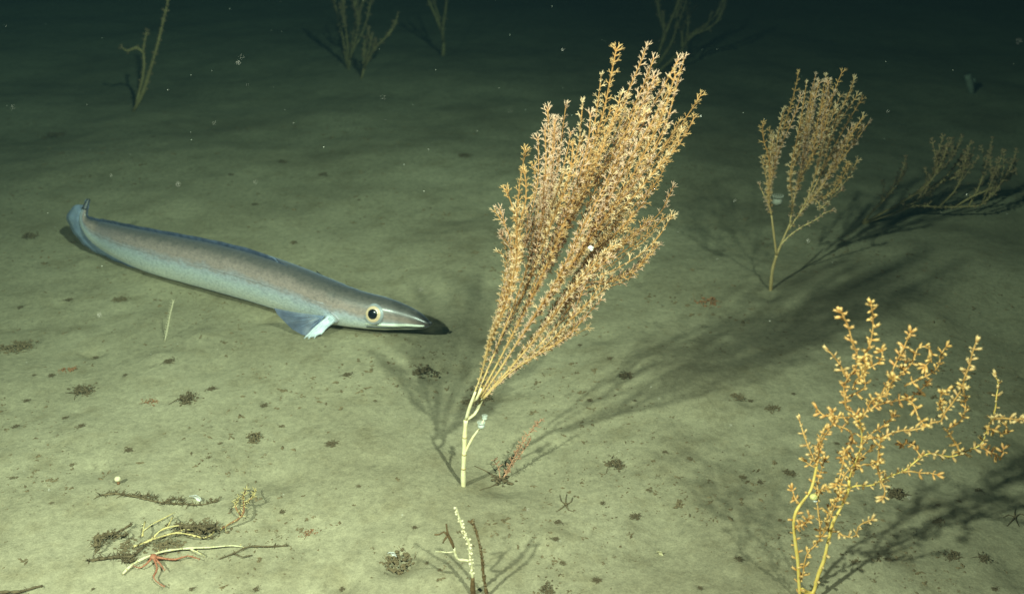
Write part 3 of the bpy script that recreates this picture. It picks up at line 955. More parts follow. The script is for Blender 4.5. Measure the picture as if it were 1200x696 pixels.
M['line'] = fin_material('lateral_line', (0.30, 0.26, 0.25), (0.56, 0.54, 0.58), 0.8)
M['lip'] = fin_material('lip_pale', (0.66, 0.68, 0.56), (0.80, 0.82, 0.70), 1.0)
M['pupil'] = fin_material('pupil', (0.004, 0.005, 0.008), (0.008, 0.01, 0.016), 1.0, 0.15)
M['iris'] = fin_material('iris_gold', (0.58, 0.40, 0.24), (0.74, 0.56, 0.36), 1.0, 0.3)
M['sclera'] = fin_material('eye_rim_blue', (0.20, 0.20, 0.20), (0.34, 0.36, 0.38), 1.0, 0.35)
M['black'] = fin_material('mouth_dark', (0.012, 0.012, 0.012), (0.03, 0.03, 0.03), 1.0, 0.6)

SPINE = [  # px, py, half depth in px, depth offset in m
    (504, 380.0, 2.6, 0), (500, 379.0, 5.2, 0), (491, 376.0, 9.8, 0), (480, 373.0, 13.2, 0), (465, 369.6, 16.6, 0), (448, 366.8, 19.4, 0),
    (425, 363.0, 21.4, 0), (400, 357.5, 23.8, 0), (375, 349.8, 25.8, 0), (340, 338, 27.6, 0), (300, 325, 28.2, 0), (260, 314.2, 27.8, 0),
    (220, 304.8, 26.6, 0), (180, 295.5, 24.8, 0), (148, 286, 21.6, 0.01), (124, 277, 17.6, 0.03), (109, 269, 13.0, 0.045), (101, 261, 8.6, 0.055),
    (98, 253, 5.2, 0.06), (100, 244, 3.0, 0.065), (104, 233, 1.0, 0.075)]
def build_fish():
    ctr = []; rad = []
    zc = 0.070
    gbase = hgt(-0.5, 2.2)
    for i, (px, py, r, dy) in enumerate(SPINE):
        if i <= 15:
            p = at_z(px, py, gbase + zc)
            ylast = p.y
        else:
            p = at_y(px, py, ylast + (dy - 0.03))
        ctr.append(p); rad.append(r * mpp(p))
    # resample spine and radius smoothly
    P = []; R = []; U_ = []
    K = 7
    for i in range(len(ctr) - 1):
        a = ctr[max(i - 1, 0)]; b = ctr[i]; c = ctr[i + 1]; d = ctr[min(i + 2, len(ctr) - 1)]
        ra, rb, rc, rd = rad[max(i - 1, 0)], rad[i], rad[i + 1], rad[min(i + 2, len(ctr) - 1)]
        for k in range(K):
            t = k / K
            cr = lambda a, b, c, d: 0.5 * ((2 * b) + (c - a) * t + (2 * a - 5 * b + 4 * c - d) * t * t + (3 * b - a - 3 * c + d) * t ** 3)
            P.append(cr(a, b, c, d)); R.append(max(0.0008, cr(ra, rb, rc, rd)))
    P.append(ctr[-1]); R.append(rad[-1])
    n = len(P)
    tot = [0]
    for i in range(n - 1): tot.append(tot[-1] + (P[i + 1] - P[i]).length)
    T = [(P[min(i + 1, n - 1)] - P[max(i - 1, 0)]).normalized() for i in range(n)]
    up = []; side = []
    u = Vector((0, 0, 1))
    for i in range(n):
        u = (u - T[i] * u.dot(T[i])).normalized()
        up.append(u.copy())
        s = T[i].cross(u).normalized()
        if s.y > 0: s = -s
        side.append(s)               # towards the camera
    base = Vector((P[40].x, P[40].y, hgt(P[40].x, P[40].y)))
    root = empty('eel', base, 'long silver-brown deep-sea eel with pale belly gliding just above the sediment', 'fish')
    S = 28
    v = []; f = []; uvs = []
    for i in range(n):
        w = tot[i] / tot[-1]
        # taller than wide towards the tail, flatter on top of the snout
        bw = 0.86 if w < 0.5 else 0.86 - 0.5 * (w - 0.5)
        hd = 1.05
        for k in range(S):
            a = 2 * math.pi * k / S
            ca, sa = math.cos(a), math.sin(a)
            top = hd
            if w < 0.16 and ca > 0: top = hd * 0.97
            sq = 1.0 + (0.05 if w > 0.2 else 0.01) * math.sin(2 * a) ** 2
            v.append(P[i] + up[i] * (ca * R[i] * top * sq) + side[i] * (sa * R[i] * bw * sq))
    for i in range(n - 1):
        for k in range(S):
            k2 = (k + 1) % S
            f.append((i * S + k, (i + 1) * S + k, (i + 1) * S + k2, i * S + k2))
    f.append(tuple(range(S))); f.append(tuple(reversed([(n - 1) * S + k for k in range(S)])))
    mb = MB(); mb.add(v, f)
    body = mb.build('body', M['fish'], root, base)
    uvl = body.data.uv_layers.new(name='UVMap')
    for lp in body.data.loops:
        i, k = divmod(lp.vertex_index, S)
        a = k / S * 2
        if a > 1: a = 2 - a
        uvl.data[lp.index].uv = (tot[i] / tot[-1], a)
    def near_idx(px):
        best = 0; bd = 1e9
        for i in range(n):
            q = P[i] - Vector((0, 0, CAM_H))
            depth = q.y * CP - q.z * SP
            x = 600 + q.x / depth * FPX
            if abs(x - px) < bd and i < n - 20: bd = abs(x - px); best = i
        return best
    def surf(i, ang, out=0.0):
        """a point on the body skin, ang in degrees from the back down the camera side"""
        a = math.radians(ang)
        d = up[i] * math.cos(a) * 1.05 + side[i] * math.sin(a) * 0.86
        return P[i] + d * R[i] + d.normalized() * out
    # ---- eyes
    ie = near_idx(446)
    px_m = mpp(P[ie])
    for sgn in (1, -1):
        nrm = (side[ie] * sgn * 0.93 + up[ie] * 0.40).normalized()
        c = P[ie] + (side[ie] * sgn * 0.86 * 0.86 + up[ie] * 0.24) * R[ie]
        t1 = nrm.orthogonal().normalized(); t2 = nrm.cross(t1)
        def dome(r, h, off, name, mat, parent, ring=None):
            m_ = MB(); vv = []; ff = []
            SS = 24; NR = 6
            for j in range(NR + 1):
                th = math.pi / 2 * j / NR
                rr = r * math.cos(th); zz = h * math.sin(th)
                for k in range(SS):
                    a = 2 * math.pi * k / SS
                    vv.append(c + nrm * (off + zz) + (t1 * math.cos(a) + t2 * math.sin(a)) * rr)
            for j in range(NR):
                for k in range(SS):
                    k2 = (k + 1) % SS
                    ff.append((j * SS + k, j * SS + k2, (j + 1) * SS + k2, (j + 1) * SS + k))
            m_.add(vv, ff)
            return m_.build(name, mat, parent, base)
        e = dome(12.6 * px_m, 3.0 * px_m, 0.6 * px_m, 'eye', M['sclera'], root)
        dome(9.8 * px_m, 2.2 * px_m, 2.0 * px_m, 'iris', M['iris'], e)
        dome(6.4 * px_m, 1.9 * px_m, 3.1 * px_m, 'pupil', M['pupil'], e)
    # ---- mouth: pale lip with a dark slit under it, both sides
    for sgn in (1, -1):
        pts = []; slit = []
        for px in (500, 492, 482, 470, 458, 446, 436):
            i = near_idx(px)
            ang = 112 if px < 480 else 106
            d = up[i] * math.cos(math.radians(ang)) * 1.05 + side[i] * sgn * math.sin(math.radians(ang)) * 0.88
            pts.append(P[i] + d * R[i] * 1.0)
            a2 = ang + 16
            d = up[i] * math.cos(math.radians(a2)) * 1.06 + side[i] * sgn * math.sin(math.radians(a2)) * 0.89
            slit.append(P[i] + d * R[i] * 1.0)
        m_ = MB(); tube(m_, smooth_path(pts, 0.004), lambda t: 0.0026 * (0.5 + 0.9 * math.sin(math.pi * min(1, t * 0.9 + 0.1))), 6)
        m_.build('lip', M['lip'], root, base)
        m_ = MB(); tube(m_, smooth_path(slit, 0.004), lambda t: 0.0016, 5)
        m_.build('mouth_slit', M['black'], root, base)
    # dark tubular nostril at the snout tip
    m_ = MB(); i = 3
    tube(m_, [P[i] + up[i] * R[i] * 0.6, P[1] + up[1] * R[1] * 0.9 - T[1] * 0.004, P[0] - T[0] * 0.003 - up[0] * 0.0005], lambda t: 0.0036 - 0.0012 * t, 6)
    m_.build('nostril', M['fin_dark'], root, base)
    # ---- gill opening: pale crescent fold
    ig = near_idx(402)
    m_ = MB()
    pts = []
    for a_, dx in ((88, 2), (98, 0), (110, -1), (124, 0), (136, 2)):
        pts.append(surf(ig + dx // 2, a_, 0.0006))
    tube(m_, smooth_path(pts, 0.004), lambda t: 0.0022 * math.sin(math.pi * (0.1 + 0.8 * t)), 6)
    m_.build('gill_opening', M['line'], root, base)
    # ---- lateral line: a faint pale seam along each flank
    for sgn in (1, -1):
        pts = []
        for i in range(near_idx(392), n - 22, 3):
            a_ = math.radians(72)
            d = up[i] * math.cos(a_) * 1.05 + side[i] * sgn * math.sin(a_) * (0.86 if tot[i] / tot[-1] < 0.5 else 0.86 - 0.5 * (tot[i] / tot[-1] - 0.5))
            pts.append(P[i] + d * R[i] * 1.012)
        m_ = MB(); tube(m_, pts, lambda t: 0.0011 * (1 + 0.5 * math.sin(t * 260)), 5)
        m_.build('lateral_line', M['line'], root, base)
    # ---- pectoral fins: white rays at the front edge, dusky blue membrane trailing
    def pectoral(tips, root_pt, parent_name, nrmside, thick_ray=True):
        m_ = MB(); vv = []; ff = []
        NR = len(tips); NS = 7
        for k, tp in enumerate(tips):
            for j in range(NS):
                t = j / (NS - 1)
                q = root_pt.lerp(tp, t) + nrmside * (0.006 * math.sin(math.pi * t)) + nrmside * (0.0012 * (1 if k % 2 else -1) * t)
                vv.append(q)
        for k in range(NR - 1):
            for j in range(NS - 1):
                ff.append((k * NS + j, k * NS + j + 1, (k + 1) * NS + j + 1, (k + 1) * NS + j))
        m_.add(vv, ff)
        fin = m_.build(parent_name, M['fin'], root, base)
        return fin, vv, NS
    ip = near_idx(393)
    rp = surf(ip, 108, 0.001)
    yb = rp.y
    tipspx = [(321, 361, -0.015), (325, 368, -0.018), (333, 377, -0.022), (343, 386, -0.026), (353, 392, -0.030), (361, 394, -0.034)]
    fin, vv, NS = pectoral([at_y(a, b_, yb + c) for a, b_, c in tipspx], rp, 'pectoral_fin', Vector((0, -1, 0.2)))
    # the fleshy white leading lobe with its rays
    lead = [(356, 397, -0.038), (361, 397.5, -0.040), (368, 396.5, -0.040), (376, 392, -0.036)]
    for k, (a, b_, c) in enumerate(lead):
        m_ = MB()
        e = at_y(a, b_, yb + c)
        st = surf(near_idx(396 + k), 112 + 4 * k, 0.0)
        mid_ = st.lerp(e, 0.5) + Vector((0, -0.004, 0.004))
        tube(m_, smooth_path([st, mid_, e], 0.006), lambda t: 0.0044 * (1 - 0.75 * t), 6)
        m_.build('fin_ray', M['ray'], fin, base)
    mem = MB(); mv = []; mf = []
    for k, (a, b_, c) in enumerate(lead):
        e = at_y(a, b_, yb + c); st = surf(near_idx(396 + k), 112 + 4 * k, 0.0)
        for j in range(5):
            t = j / 4 * 0.92
            mv.append(st.lerp(e, t) + Vector((0, -0.004, 0.004)) * math.sin(math.pi * t) + Vector((0, 0.0006, 0)))
    for k in range(len(lead) - 1):
        for j in range(4):
            mf.append((k * 5 + j, k * 5 + j + 1, (k + 1) * 5 + j + 1, (k + 1) * 5 + j))
    mem.add(mv, mf); lo = mem.build('fin_lobe', M['ray'], fin, base)
    sol = lo.modifiers.new('thickness', 'SOLIDIFY'); sol.thickness = 0.002; sol.offset = 0
    for k in range(0, len(tipspx), 1):
        m_ = MB()
        path = [vv[k * NS + j] + Vector((0, -0.0008, 0)) for j in range(NS - 1)]
        tube(m_, path, lambda t: 0.0011 * (1 - 0.8 * t), 4)
        m_.build('fin_ray', M['fin_blue'], fin, base)
    # far-side pectoral, its tip just showing above the nape
    rp2 = P[ip] + (-side[ip] * 0.86) * R[ip] * 0.98
    tips2 = [rp2 + T[ip] * 0.10 + Vector((0.0, 0.035 + 0.012 * k, 0.030 - 0.014 * k)) for k in range(5)]
    pectoral(tips2, rp2, 'pectoral_fin', Vector((0, 1, 0.1)))
    # ---- median fins
    def strip(name, i0, i1, ang_sign, hfun, mat, wave=0.0):
        m_ = MB(); vv = []; ff = []
        cnt = 0
        for i in range(i0, i1 + 1):
            t = (i - i0) / (i1 - i0)
            d = up[i] * ang_sign
            b0 = P[i] + d * R[i] * 1.05 * 0.96
            h = hfun(t)
            lean = T[i] * 0.5 * h
            for j in range(4):
                s = j / 3
                vv.append(b0 + (d * h + lean) * s + side[i] * math.sin(i * 1.3) * wave * s)
            cnt += 1
        for i in range(cnt - 1):
            for j in range(3):
                ff.append((i * 4 + j, (i + 1) * 4 + j, (i + 1) * 4 + j + 1, i * 4 + j + 1))
        m_.add(vv, ff)
        o = m_.build(name, mat, root, base)
        sol = o.modifiers.new('thickness', 'SOLIDIFY'); sol.thickness = 0.0009; sol.offset = 0
        return o
    i0 = near_idx(338); iend = n - 3
    strip('dorsal_fin', i0, iend, 1, lambda t: 0.003 + 0.011 * min(1, t * 14) * (1 - 0.88 * t), M['fin'], 0.0012)
    i1 = near_idx(250)
    strip('anal_fin', i1, iend, -1, lambda t: 0.002 + 0.050 * ((t / 0.72) ** 1.6 if t < 0.72 else max(0.06, (0.94 - t) / 0.22)), M['fin_blue'], 0.0015)
    # pale notch where the dorsal fin starts
    m_ = MB()
    a0 = P[i0 + 2] + up[i0 + 2] * R[i0 + 2] * 1.05
    tube(m_, smooth_path([a0, a0 + T[i0] * 0.016 + up[i0] * 0.008, a0 + T[i0] * 0.034 + up[i0] * 0.006], 0.005), lambda t: 0.0015 * (1 - 0.6 * t), 5)
    m_.build('fin_ray', M['fin_blue'], root, base)
    # dark tail tip
    m_ = MB()
    tube(m_, P[n - 9:], lambda t: R[n - 9] * 1.25 * (1 - 0.6 * t), 8)
    m_.build('tail_tip', M['fin_dark'], root, base)
    return root
build_fish()

# ------------------------------------------------------------------ dead twigs, shells and small animals on the floor
def lying(pts, lift=0.004, arch=0.0, step=0.008):
    out = []
    n = len(pts)
    for i, p in enumerate(pts):
        t = i / max(1, n - 1)
        out.append(ground(p[0], p[1], lift + arch * math.sin(math.pi * t)))
    return smooth_path(out, step)
def knobbly(r0, r1, rg, amt=0.45):
    ph = [rg.uniform(0, 6) for _ in range(3)]
    return lambda t: (r0 + (r1 - r0) * t) * (1 + amt * 0.5 * (math.sin(ph[0] + 37 * t) + math.sin(ph[1] + 81 * t)))
def twig(name, label, cat, pts, r0, r1, mat, lift=0.004, arch=0.0, sides=(), fuzz=None, group=None, seed=1, bits=()):
    rg = random.Random(seed)
    path = lying(pts, lift, arch)
    base = path[0].copy(); base.z = hgt(base.x, base.y)
    mb = MB(); tube(mb, path, knobbly(r0, r1, rg), 6)
    if not sides and not fuzz:
        return tag(mb.build(name, mat, None, base), label, cat, group)
    root = empty(name, base, label, cat, group)
    mb.build('stem', mat, root, base)
    for sp in sides:
        m_ = MB(); tube(m_, lying(sp, lift * 1.5, arch), knobbly(r0 * 0.7, r1 * 0.7, rg), 5)
        m_.build('branch', mat, root, base)
    if fuzz:
        m_ = MB()
        allp = [path] + [lying(sp, lift * 1.5, arch) for sp in sides]
        for pth in allp:
            for p in pth:
                for _ in range(fuzz[0]):
                    d = Vector((rg.uniform(-1, 1), rg.uniform(-1, 1), rg.uniform(-0.2, 1))).normalized()
                    ln = fuzz[1] * rg.uniform(0.4, 1.2)
                    q = p + Vector((rg.uniform(-1, 1), rg.uniform(-1, 1), 0)) * 0.002
                    tube(m_, [q, q + d * ln * 0.6, q + d * ln + Vector((0, 0, -0.1 * ln))], lambda t: fuzz[2] * (1 - 0.6 * t), 3)
        o = m_.build('fringe', fuzz[3], root, base)
        o['kind'] = 'stuff'
    return root

HEAP = []
twig('dead_twig', 'longest pale dead coral twig lying across the debris heap', 'twig', [(144, 672), (152, 664), (162, 657), (178, 650), (195, 645), (221, 642), (246, 641), (272, 639), (287, 641)], 0.0021, 0.0009, M['pale'], 0.003, 0.006, [[(221, 642), (232, 647), (240, 651)]], (1, 0.004, 0.0010, M['straw']), seed=2)
twig('dead_twig', 'short straw-yellow twig arching over the debris heap', 'twig', [(178, 632), (187, 622), (196, 618), (206, 616), (216, 615)], 0.0018, 0.0011, M['straw'], 0.006, 0.014, [[(196, 618), (200, 610), (203, 605)]], (1, 0.004, 0.0008, M['straw']), seed=3)
twig('dead_twig', 'knobbly yellow-brown twig curling up at its end in the debris heap', 'twig', [(157, 640), (168, 636), (181, 631), (194, 627), (207, 624), (222, 626), (238, 630), (248, 626), (252, 619)], 0.0018, 0.0012, M['straw'], 0.004, 0.008, [[(207, 624), (216, 620), (226, 621)]], (3, 0.007, 0.0011, M['brown']), seed=4)
twig('dead_twig', 'dark decayed twig at the edge of the debris heap', 'twig', [(105, 656), (116, 655), (127, 653), (140, 652), (153, 652), (162, 646), (170, 639)], 0.0026, 0.0018, M['dark'], 0.002, 0.003, [[(140, 652), (150, 658), (158, 656)]], (4, 0.009, 0.0013, M['dark']), seed=5)
twig('dead_branch', 'dark frayed branch along the back of the debris heap', 'twig', [(206, 615), (218, 617), (230, 616), (242, 617), (253, 615)], 0.0035, 0.0028, M['dark'], 0.006, 0.008, [[(232, 616), (244, 622), (252, 620)], [(220, 617), (236, 624)]], (6, 0.011, 0.0012, M['brown']), seed=6)
twig('dead_branch', 'brown hooked branch with a yellow upright stub beside the debris heap', 'twig', [(113, 640), (113, 633), (114, 628), (122, 627), (133, 625), (144, 620), (153, 615)], 0.0028, 0.0016, M['brown'], 0.006, 0.006, [[(133, 625), (140, 628), (150, 626)], [(122, 627), (118, 634), (112, 646)]], (4, 0.010, 0.0012, M['brown']), seed=7)
twig('dead_twig', 'thin speckled orange sprig leaning out behind the debris heap', 'twig', [(260, 619), (270, 613), (283, 605), (286, 594), (285, 583), (288, 573)], 0.0018, 0.0009, M['rust'], 0.006, 0.015, [[(283, 605), (276, 594), (279, 583)], [(285, 590), (294, 584), (300, 575)]], (3, 0.008, 0.0010, M['straw']), seed=8)
twig('dead_twig', 'tiny pale sprig with white beads standing in the debris heap', 'twig', [(167, 628), (168, 620), (170, 611)], 0.0016, 0.0011, M['straw'], 0.010, 0.004, [[(168, 622), (178, 614), (188, 609), (205, 600)]], (1, 0.004, 0.0010, M['pale']), seed=9)
twig('dead_twig', 'long low frayed brown twig lying up to the white shell', 'twig', [(118, 580), (136, 578), (149, 580), (161, 582), (177, 586), (193, 589), (214, 590), (235, 591), (255, 587)], 0.0016, 0.0009, M['brown'], 0.0015, 0.002, [[(161, 582), (172, 580), (182, 583)], [(193, 589), (204, 584), (214, 586)]], (5, 0.010, 0.0011, M['brown']), seed=10)
twig('dead_twig', 'thick dark twig poking in from the sediment beside bare mud', 'twig', [(-14, 696), (0, 694), (12, 693), (23, 693), (40, 688), (50, 686)], 0.0026, 0.0014, M['dark'], 0.002, 0.003, [], (1, 0.006, 0.0009, M['dark']), seed=12)
twig('dead_twig', 'thin brown twigs lying right of the debris heap', 'twig', [(258, 654), (274, 648), (292, 640), (312, 640), (338, 639)], 0.0014, 0.0010, M['dark'], 0.002, 0.002, [[(274, 648), (284, 652), (296, 650)]], (1, 0.006, 0.0008, M['brown']), seed=13)

for q_, (px_, py_, w_, k_, l_) in enumerate([(150, 640, 34, 'brown', 'loose brown mat of decayed flocs under the yellow-brown twig'), (236, 622, 40, 'brown', 'decayed brown flocs caught in the frayed dark branch'),
                                              (122, 632, 30, 'brown', 'brown flocs round the hooked branch'), (150, 655, 26, 'dark', 'dark flocs beside the decayed twig of the heap'), (198, 640, 40, 'brown', 'flocky brown litter between the pale twigs of the heap')]):
    HEAP.append((px_, py_, w_, k_, l_))
# red brittle star among the twigs
def brittle_star(label, c_px, arms, disc, r, mat, seed, lift=0.008):
    c = ground(*c_px)
    root = empty('brittle_star', c, label, 'starfish')
    rg = random.Random(seed)
    m_ = MB(); blob(m_, c + Vector((0, 0, lift)), disc, rg, (1, 1, 0.6), 0.12, 6, 10)
    m_.build('disc', mat, root, c)
    for a in arms:
        pth = [c + Vector((0, 0, lift))] + [ground(p[0], p[1], lift * 0.7) for p in a]
        m_ = MB(); tube(m_, smooth_path(pth, 0.006), knobbly(r, r * 0.35, rg, 0.3), 6)
        ar = m_.build('arm', mat, root, c)
        m_ = MB()
        for p in smooth_path(pth, 0.006)[1:]:
            for s in (-1, 1):
                d = Vector((rg.uniform(-0.5, 0.5), s, rg.uniform(0, 0.6))).normalized() * r * 2.2
                tube(m_, [p, p + d], lambda t: r * 0.30 * (1 - 0.5 * t), 3)
        o = m_.build('spines', mat, ar, c); o['kind'] = 'stuff'
    return root
brittle_star('red brittle star clinging among the dead twigs', (181, 659), [[(192, 654), (206, 655), (220, 651), (234, 655)], [(184, 666), (180, 676), (186, 683), (193, 687)], [(172, 660), (164, 665), (157, 663)], [(177, 653), (184, 648)], [(189, 662), (193, 668)]], 0.0055, 0.0019, M['red'], 3, 0.012)
brittle_star('small dark brittle star alone on the clear sediment', (1189, 607), [[(1182, 603), (1176, 606)], [(1195, 602), (1202, 604)], [(1192, 612), (1194, 616)], [(1184, 612), (1180, 616)], [(1189, 601), (1190, 597)]], 0.0028, 0.0012, M['dark'], 4, 0.002)
brittle_star('small rusty brittle star spread on bare mud near the twig coral', (663, 592), [[(658, 587), (656, 580)], [(669, 588), (671, 583)], [(666, 597), (672, 599)], [(657, 596), (652, 599)], [(663, 586), (664, 579)]], 0.0028, 0.0011, M['brown'], 5, 0.002)

# white and brown twig coral at the bottom edge
def twig_coral():
    b = ground(555, 697)
    root = empty('twig_coral', b, 'small knobbly white twig coral with a dark foot and bent side arm', 'coral')
    y0 = b.y
    rg = random.Random(8)
    def part(name, pts, r0, r1, mat, dy=0.0, parent=None):
        m_ = MB(); p = pix_path(pts, y0, 0, dy, 0.005)
        tube(m_, p, knobbly(r0, r1, rg, 0.3), 6)
        o = m_.build(name, mat, parent or root, b)
        return o, p
    part('stem', [(555, 700), (554, 688), (554, 676)], 0.0034, 0.0030, M['darkstem'])
    o, p = part('branch', [(554, 678), (553, 664), (551, 652), (550, 637), (546, 628), (541, 615), (537, 603), (534, 594)], 0.0026, 0.0015, M['pale'])
    m_ = MB()
    for q in p[2:]:
        for s in range(2):
            d = Vector((rg.uniform(-1, 1), rg.uniform(-1, 0.4), rg.uniform(-0.3, 0.6))).normalized()
            blob(m_, q + d * 0.003, rg.uniform(0.0013, 0.0024), rg, (1, 1, 1), 0.2, 4, 6)
    k = m_.build('knobs', M['cream'], o, b); k['kind'] = 'stuff'
    part('branch', [(551, 657), (545, 656), (537, 655), (534, 650), (532, 641)], 0.0022, 0.0018, M['pale'])
    o2, p2 = part('branch', [(532, 642), (529, 634), (525, 626), (523, 614)], 0.0024, 0.0016, M['darkstem'])
    part('branch', [(525, 627), (520, 623), (515, 626), (509, 626)], 0.0020, 0.0013, M['darkstem'])
    part('branch', [(525, 627), (521, 632), (519, 636)], 0.0016, 0.0010, M['darkstem'])
    part('branch', [(532, 646), (524, 647), (517, 646), (510, 646)], 0.0010, 0.0007, M['pale'])
twig_coral()
def dark_stem():
    b = ground(572, 699)
    root = empty('dead_coral_stem', b, 'dark brown dead coral stem standing beside the white twig coral', 'coral')
    rg = random.Random(9)
    p = pix_path([(572, 703), (569, 688), (566.5, 672), (565, 656), (562.5, 640), (560, 630), (557.5, 620), (553, 609)], b.y, 0, 0.01, 0.005)
    m_ = MB(); tube(m_, p, knobbly(0.0026, 0.0016, rg, 0.4), 6)
    s = m_.build('stem', M['darkstem'], root, b)
    m_ = MB()
    for q in p[1:]:
        for _ in range(2):
            d = Vector((rg.uniform(-1, 1), rg.uniform(-1, 0.4), rg.uniform(-0.3, 0.6))).normalized()
            blob(m_, q + d * 0.0022, rg.uniform(0.0010, 0.0022), rg, (1, 1, 1), 0.3, 4, 5)
    k = m_.build('knobs', M['brown'], s, b); k['kind'] = 'stuff'
    m_ = MB(); tube(m_, [p[-3], p[-2] + Vector((-0.004, 0, 0.002)), p[-1] + Vector((-0.006, 0, -0.002))], lambda t: 0.0016, 5)
    m_.build('branch', M['darkstem'], root, b)
dark_stem()

# pinkish hydroid rising from a dark root beside the big coral
def hydroid():
    b = ground(587, 563)
    root = empty('hydroid', b, 'faint pinkish feathery hydroid on a dark root beside the bare white stem', 'hydroid')
    rg = random.Random(10)
    for pts in ([(588, 562), (596, 549), (604, 533), (613, 518), (624, 503), (634, 492)], [(590, 560), (600, 545), (612, 530), (622, 515)], [(586, 560), (584, 548), (579, 540)]):
        p = pix_path(pts, b.y, 0, 0.03, 0.006)
        m_ = MB(); tube(m_, p, knobbly(0.0009, 0.0006, rg), 5)
        o = m_.build('stem', M['pink'], root, b)
        m_ = MB()
        for q in p[2:]:
            for _ in range(5):
                d = Vector((rg.uniform(-1, 1), rg.uniform(-1, 1), rg.uniform(-0.2, 1))).normalized() * rg.uniform(0.003, 0.011)
                tube(m_, [q, q + d], lambda t: 0.0007, 3)
        k = m_.build('fringe', M['pink'], o, b); k['kind'] = 'stuff'
    for a in ([(587, 562), (579, 558), (568, 551), (556, 546)], [(587, 563), (578, 569), (562, 574)]):
        m_ = MB(); tube(m_, lying(a, 0.0005), knobbly(0.0022, 0.0008, rg, 0.6), 5)
        m_.build('root', M['dark'], root, b)  # thin dark arms modelled in place of shadow lines on the mud
    m_ = MB()
    for _ in range(60):
        q = b + Vector((rg.gauss(0, 0.008), rg.gauss(0, 0.008), abs(rg.gauss(0, 0.003))))
        blob(m_, q, rg.uniform(0.0012, 0.0032), rg, (1.2, 1, 0.7), 0.35, 4, 5)
    m_.build('root_crown', M['dark'], root, b)
hydroid()

def sea_pen(px_pts, label, r, mat):
    b = ground(*px_pts[0])
    root = empty('sea_pen', b, label, 'sea pen')
    rg = random.Random(14)
    p = pix_path(px_pts, b.y, 0, 0, 0.006)
    m_ = MB(); tube(m_, p, lambda t: r * (1 - 0.4 * t), 6); s = m_.build('stalk', mat, root, b)
    m_ = MB()
    for i, q in enumerate(p[2:]):
        for sd in (-1, 1):
            tube(m_, [q, q + Vector((sd * 0.004, rg.uniform(-0.003, 0.003), 0.004))], lambda t: r * 0.5 * (1 - 0.4 * t), 4)
    k = m_.build('leaves', mat, s, b); k['kind'] = 'stuff'
sea_pen([(193, 400), (196, 386), (199, 370), (203, 353)], 'slender pale sea pen standing on open mud near the fish belly', 0.0011, M['cream'])

def snail(px, py, y, label, size, mats, name='snail'):
    c = at_y(px, py, y)
    root = empty(name, c, label, 'snail')
    rg = random.Random(int(px))
    m_ = MB()
    path = []
    for k in range(26):           # coiled shell
        t = k / 25
        a = t * 4.2 * math.pi
        rr = size * 0.42 * (1 - 0.80 * t)
        path.append(c + Vector((math.cos(a) * rr, math.sin(a) * rr - size * 0.1, size * (0.0 + 0.75 * t))))
    tube(m_, path, lambda t: size * 0.46 * (1 - 0.85 * t) + 0.0003, 8)
    sh = m_.build('shell', mats[0], root, c)
    m_ = MB(); blob(m_, c + Vector((size * 0.25, -size * 0.15, -size * 0.42)), size * 0.42, rg, (1.1, 0.9, 0.6), 0.08, 5, 9)
    m_.build('foot', mats[1], root, c)
snail(692, 291, big.base.y - 0.12, 'tiny round white snail on a branch of the tall fan coral', 0.0052, (M['white'], M['white']))
snail(954, 583, near.base.y - 0.002, 'yellow and white snail clinging to the sprawling coral', 0.0085, (M['shell_yellow'], M['white']))
def anemone(cpx, y, label, r, mat, seed):
    c = at_y(cpx[0], cpx[1], y)
    root = empty('anemone', c, label, 'anemone')
    rg = random.Random(seed)
    m_ = MB(); blob(m_, c, r, rg, (1.05, 1, 0.9), 0.10, 7, 12); m_.build('column', mat, root, c)
    m_ = MB()
    for k in range(16):
        a = 2 * math.pi * k / 16
        d = Vector((math.cos(a) * 0.9, math.sin(a) * 0.9, 0.9)).normalized()
        q = c + d * r * 0.8
        tube(m_, [q, q + d * r * 0.6, q + (d + Vector((0, 0, 0.3))) * r * 0.8], lambda t: r * 0.14 * (1 - 0.6 * t), 4)
    k = m_.build('tentacles', mat, root, c); k['kind'] = 'stuff'
anemone((564, 499), big.base.y - 0.008, 'plump pale anemone on the short dead stub of the tall coral', 0.0058, M['greyflesh'], 4)
anemone((568, 490), big.base.y - 0.004, 'smaller translucent anemone just above the plump one on the stub', 0.0042, M['greyflesh'], 5)
anemone((911, 236), mid.base.y - 0.06, 'greyish anemone lodged low in the dimmer fan coral', 0.011, M['dull'], 6)

def shell_fragment(px, py, label, size, seed, mats):
    c = ground(px, py)
    rg = random.Random(seed)
    m_ = MB(); vv = []; ff = []
    # broken cupped valve: a dish sector with thickness
    NA, NR = 9, 4
    for lay in (0, 1):
        for j in range(NR + 1):
            for k in range(NA + 1):
                a = math.radians(-60 + 190 * k / NA)
                rr = size * j / NR * (1 + (0.18 * math.sin(k * 2.1 + seed) if j == NR else 0))
                z = size * 0.45 * (1 - (rr / size) ** 2) + (0.0012 if lay else 0)
                vv.append(c + Vector((math.cos(a) * rr, z - size * 0.2, 0.3 * size + math.sin(a) * rr)))
    per = (NR + 1) * (NA + 1)
    for lay in (0, 1):
        for j in range(NR):
            for k in range(NA):
                q = (lay * per + j * (NA + 1) + k, lay * per + j * (NA + 1) + k + 1, lay * per + (j + 1) * (NA + 1) + k + 1, lay * per + (j + 1) * (NA + 1) + k)
                ff.append(q if lay else tuple(reversed(q)))
    for k in range(NA):
        a = NR * (NA + 1) + k
        ff.append((a, a + 1, per + a + 1, per + a))
    m_.add(vv, ff)
    tag(m_.build('shell_fragment', mats, None, c), label, 'shell')
shell_fragment(229, 587, 'white broken shell lying at the end of a low brown twig', 0.0105, 1, M['white'])
shell_fragment(459, 652, 'white shell fragment lying in a small pit in the mud', 0.0075, 2, M['white'])
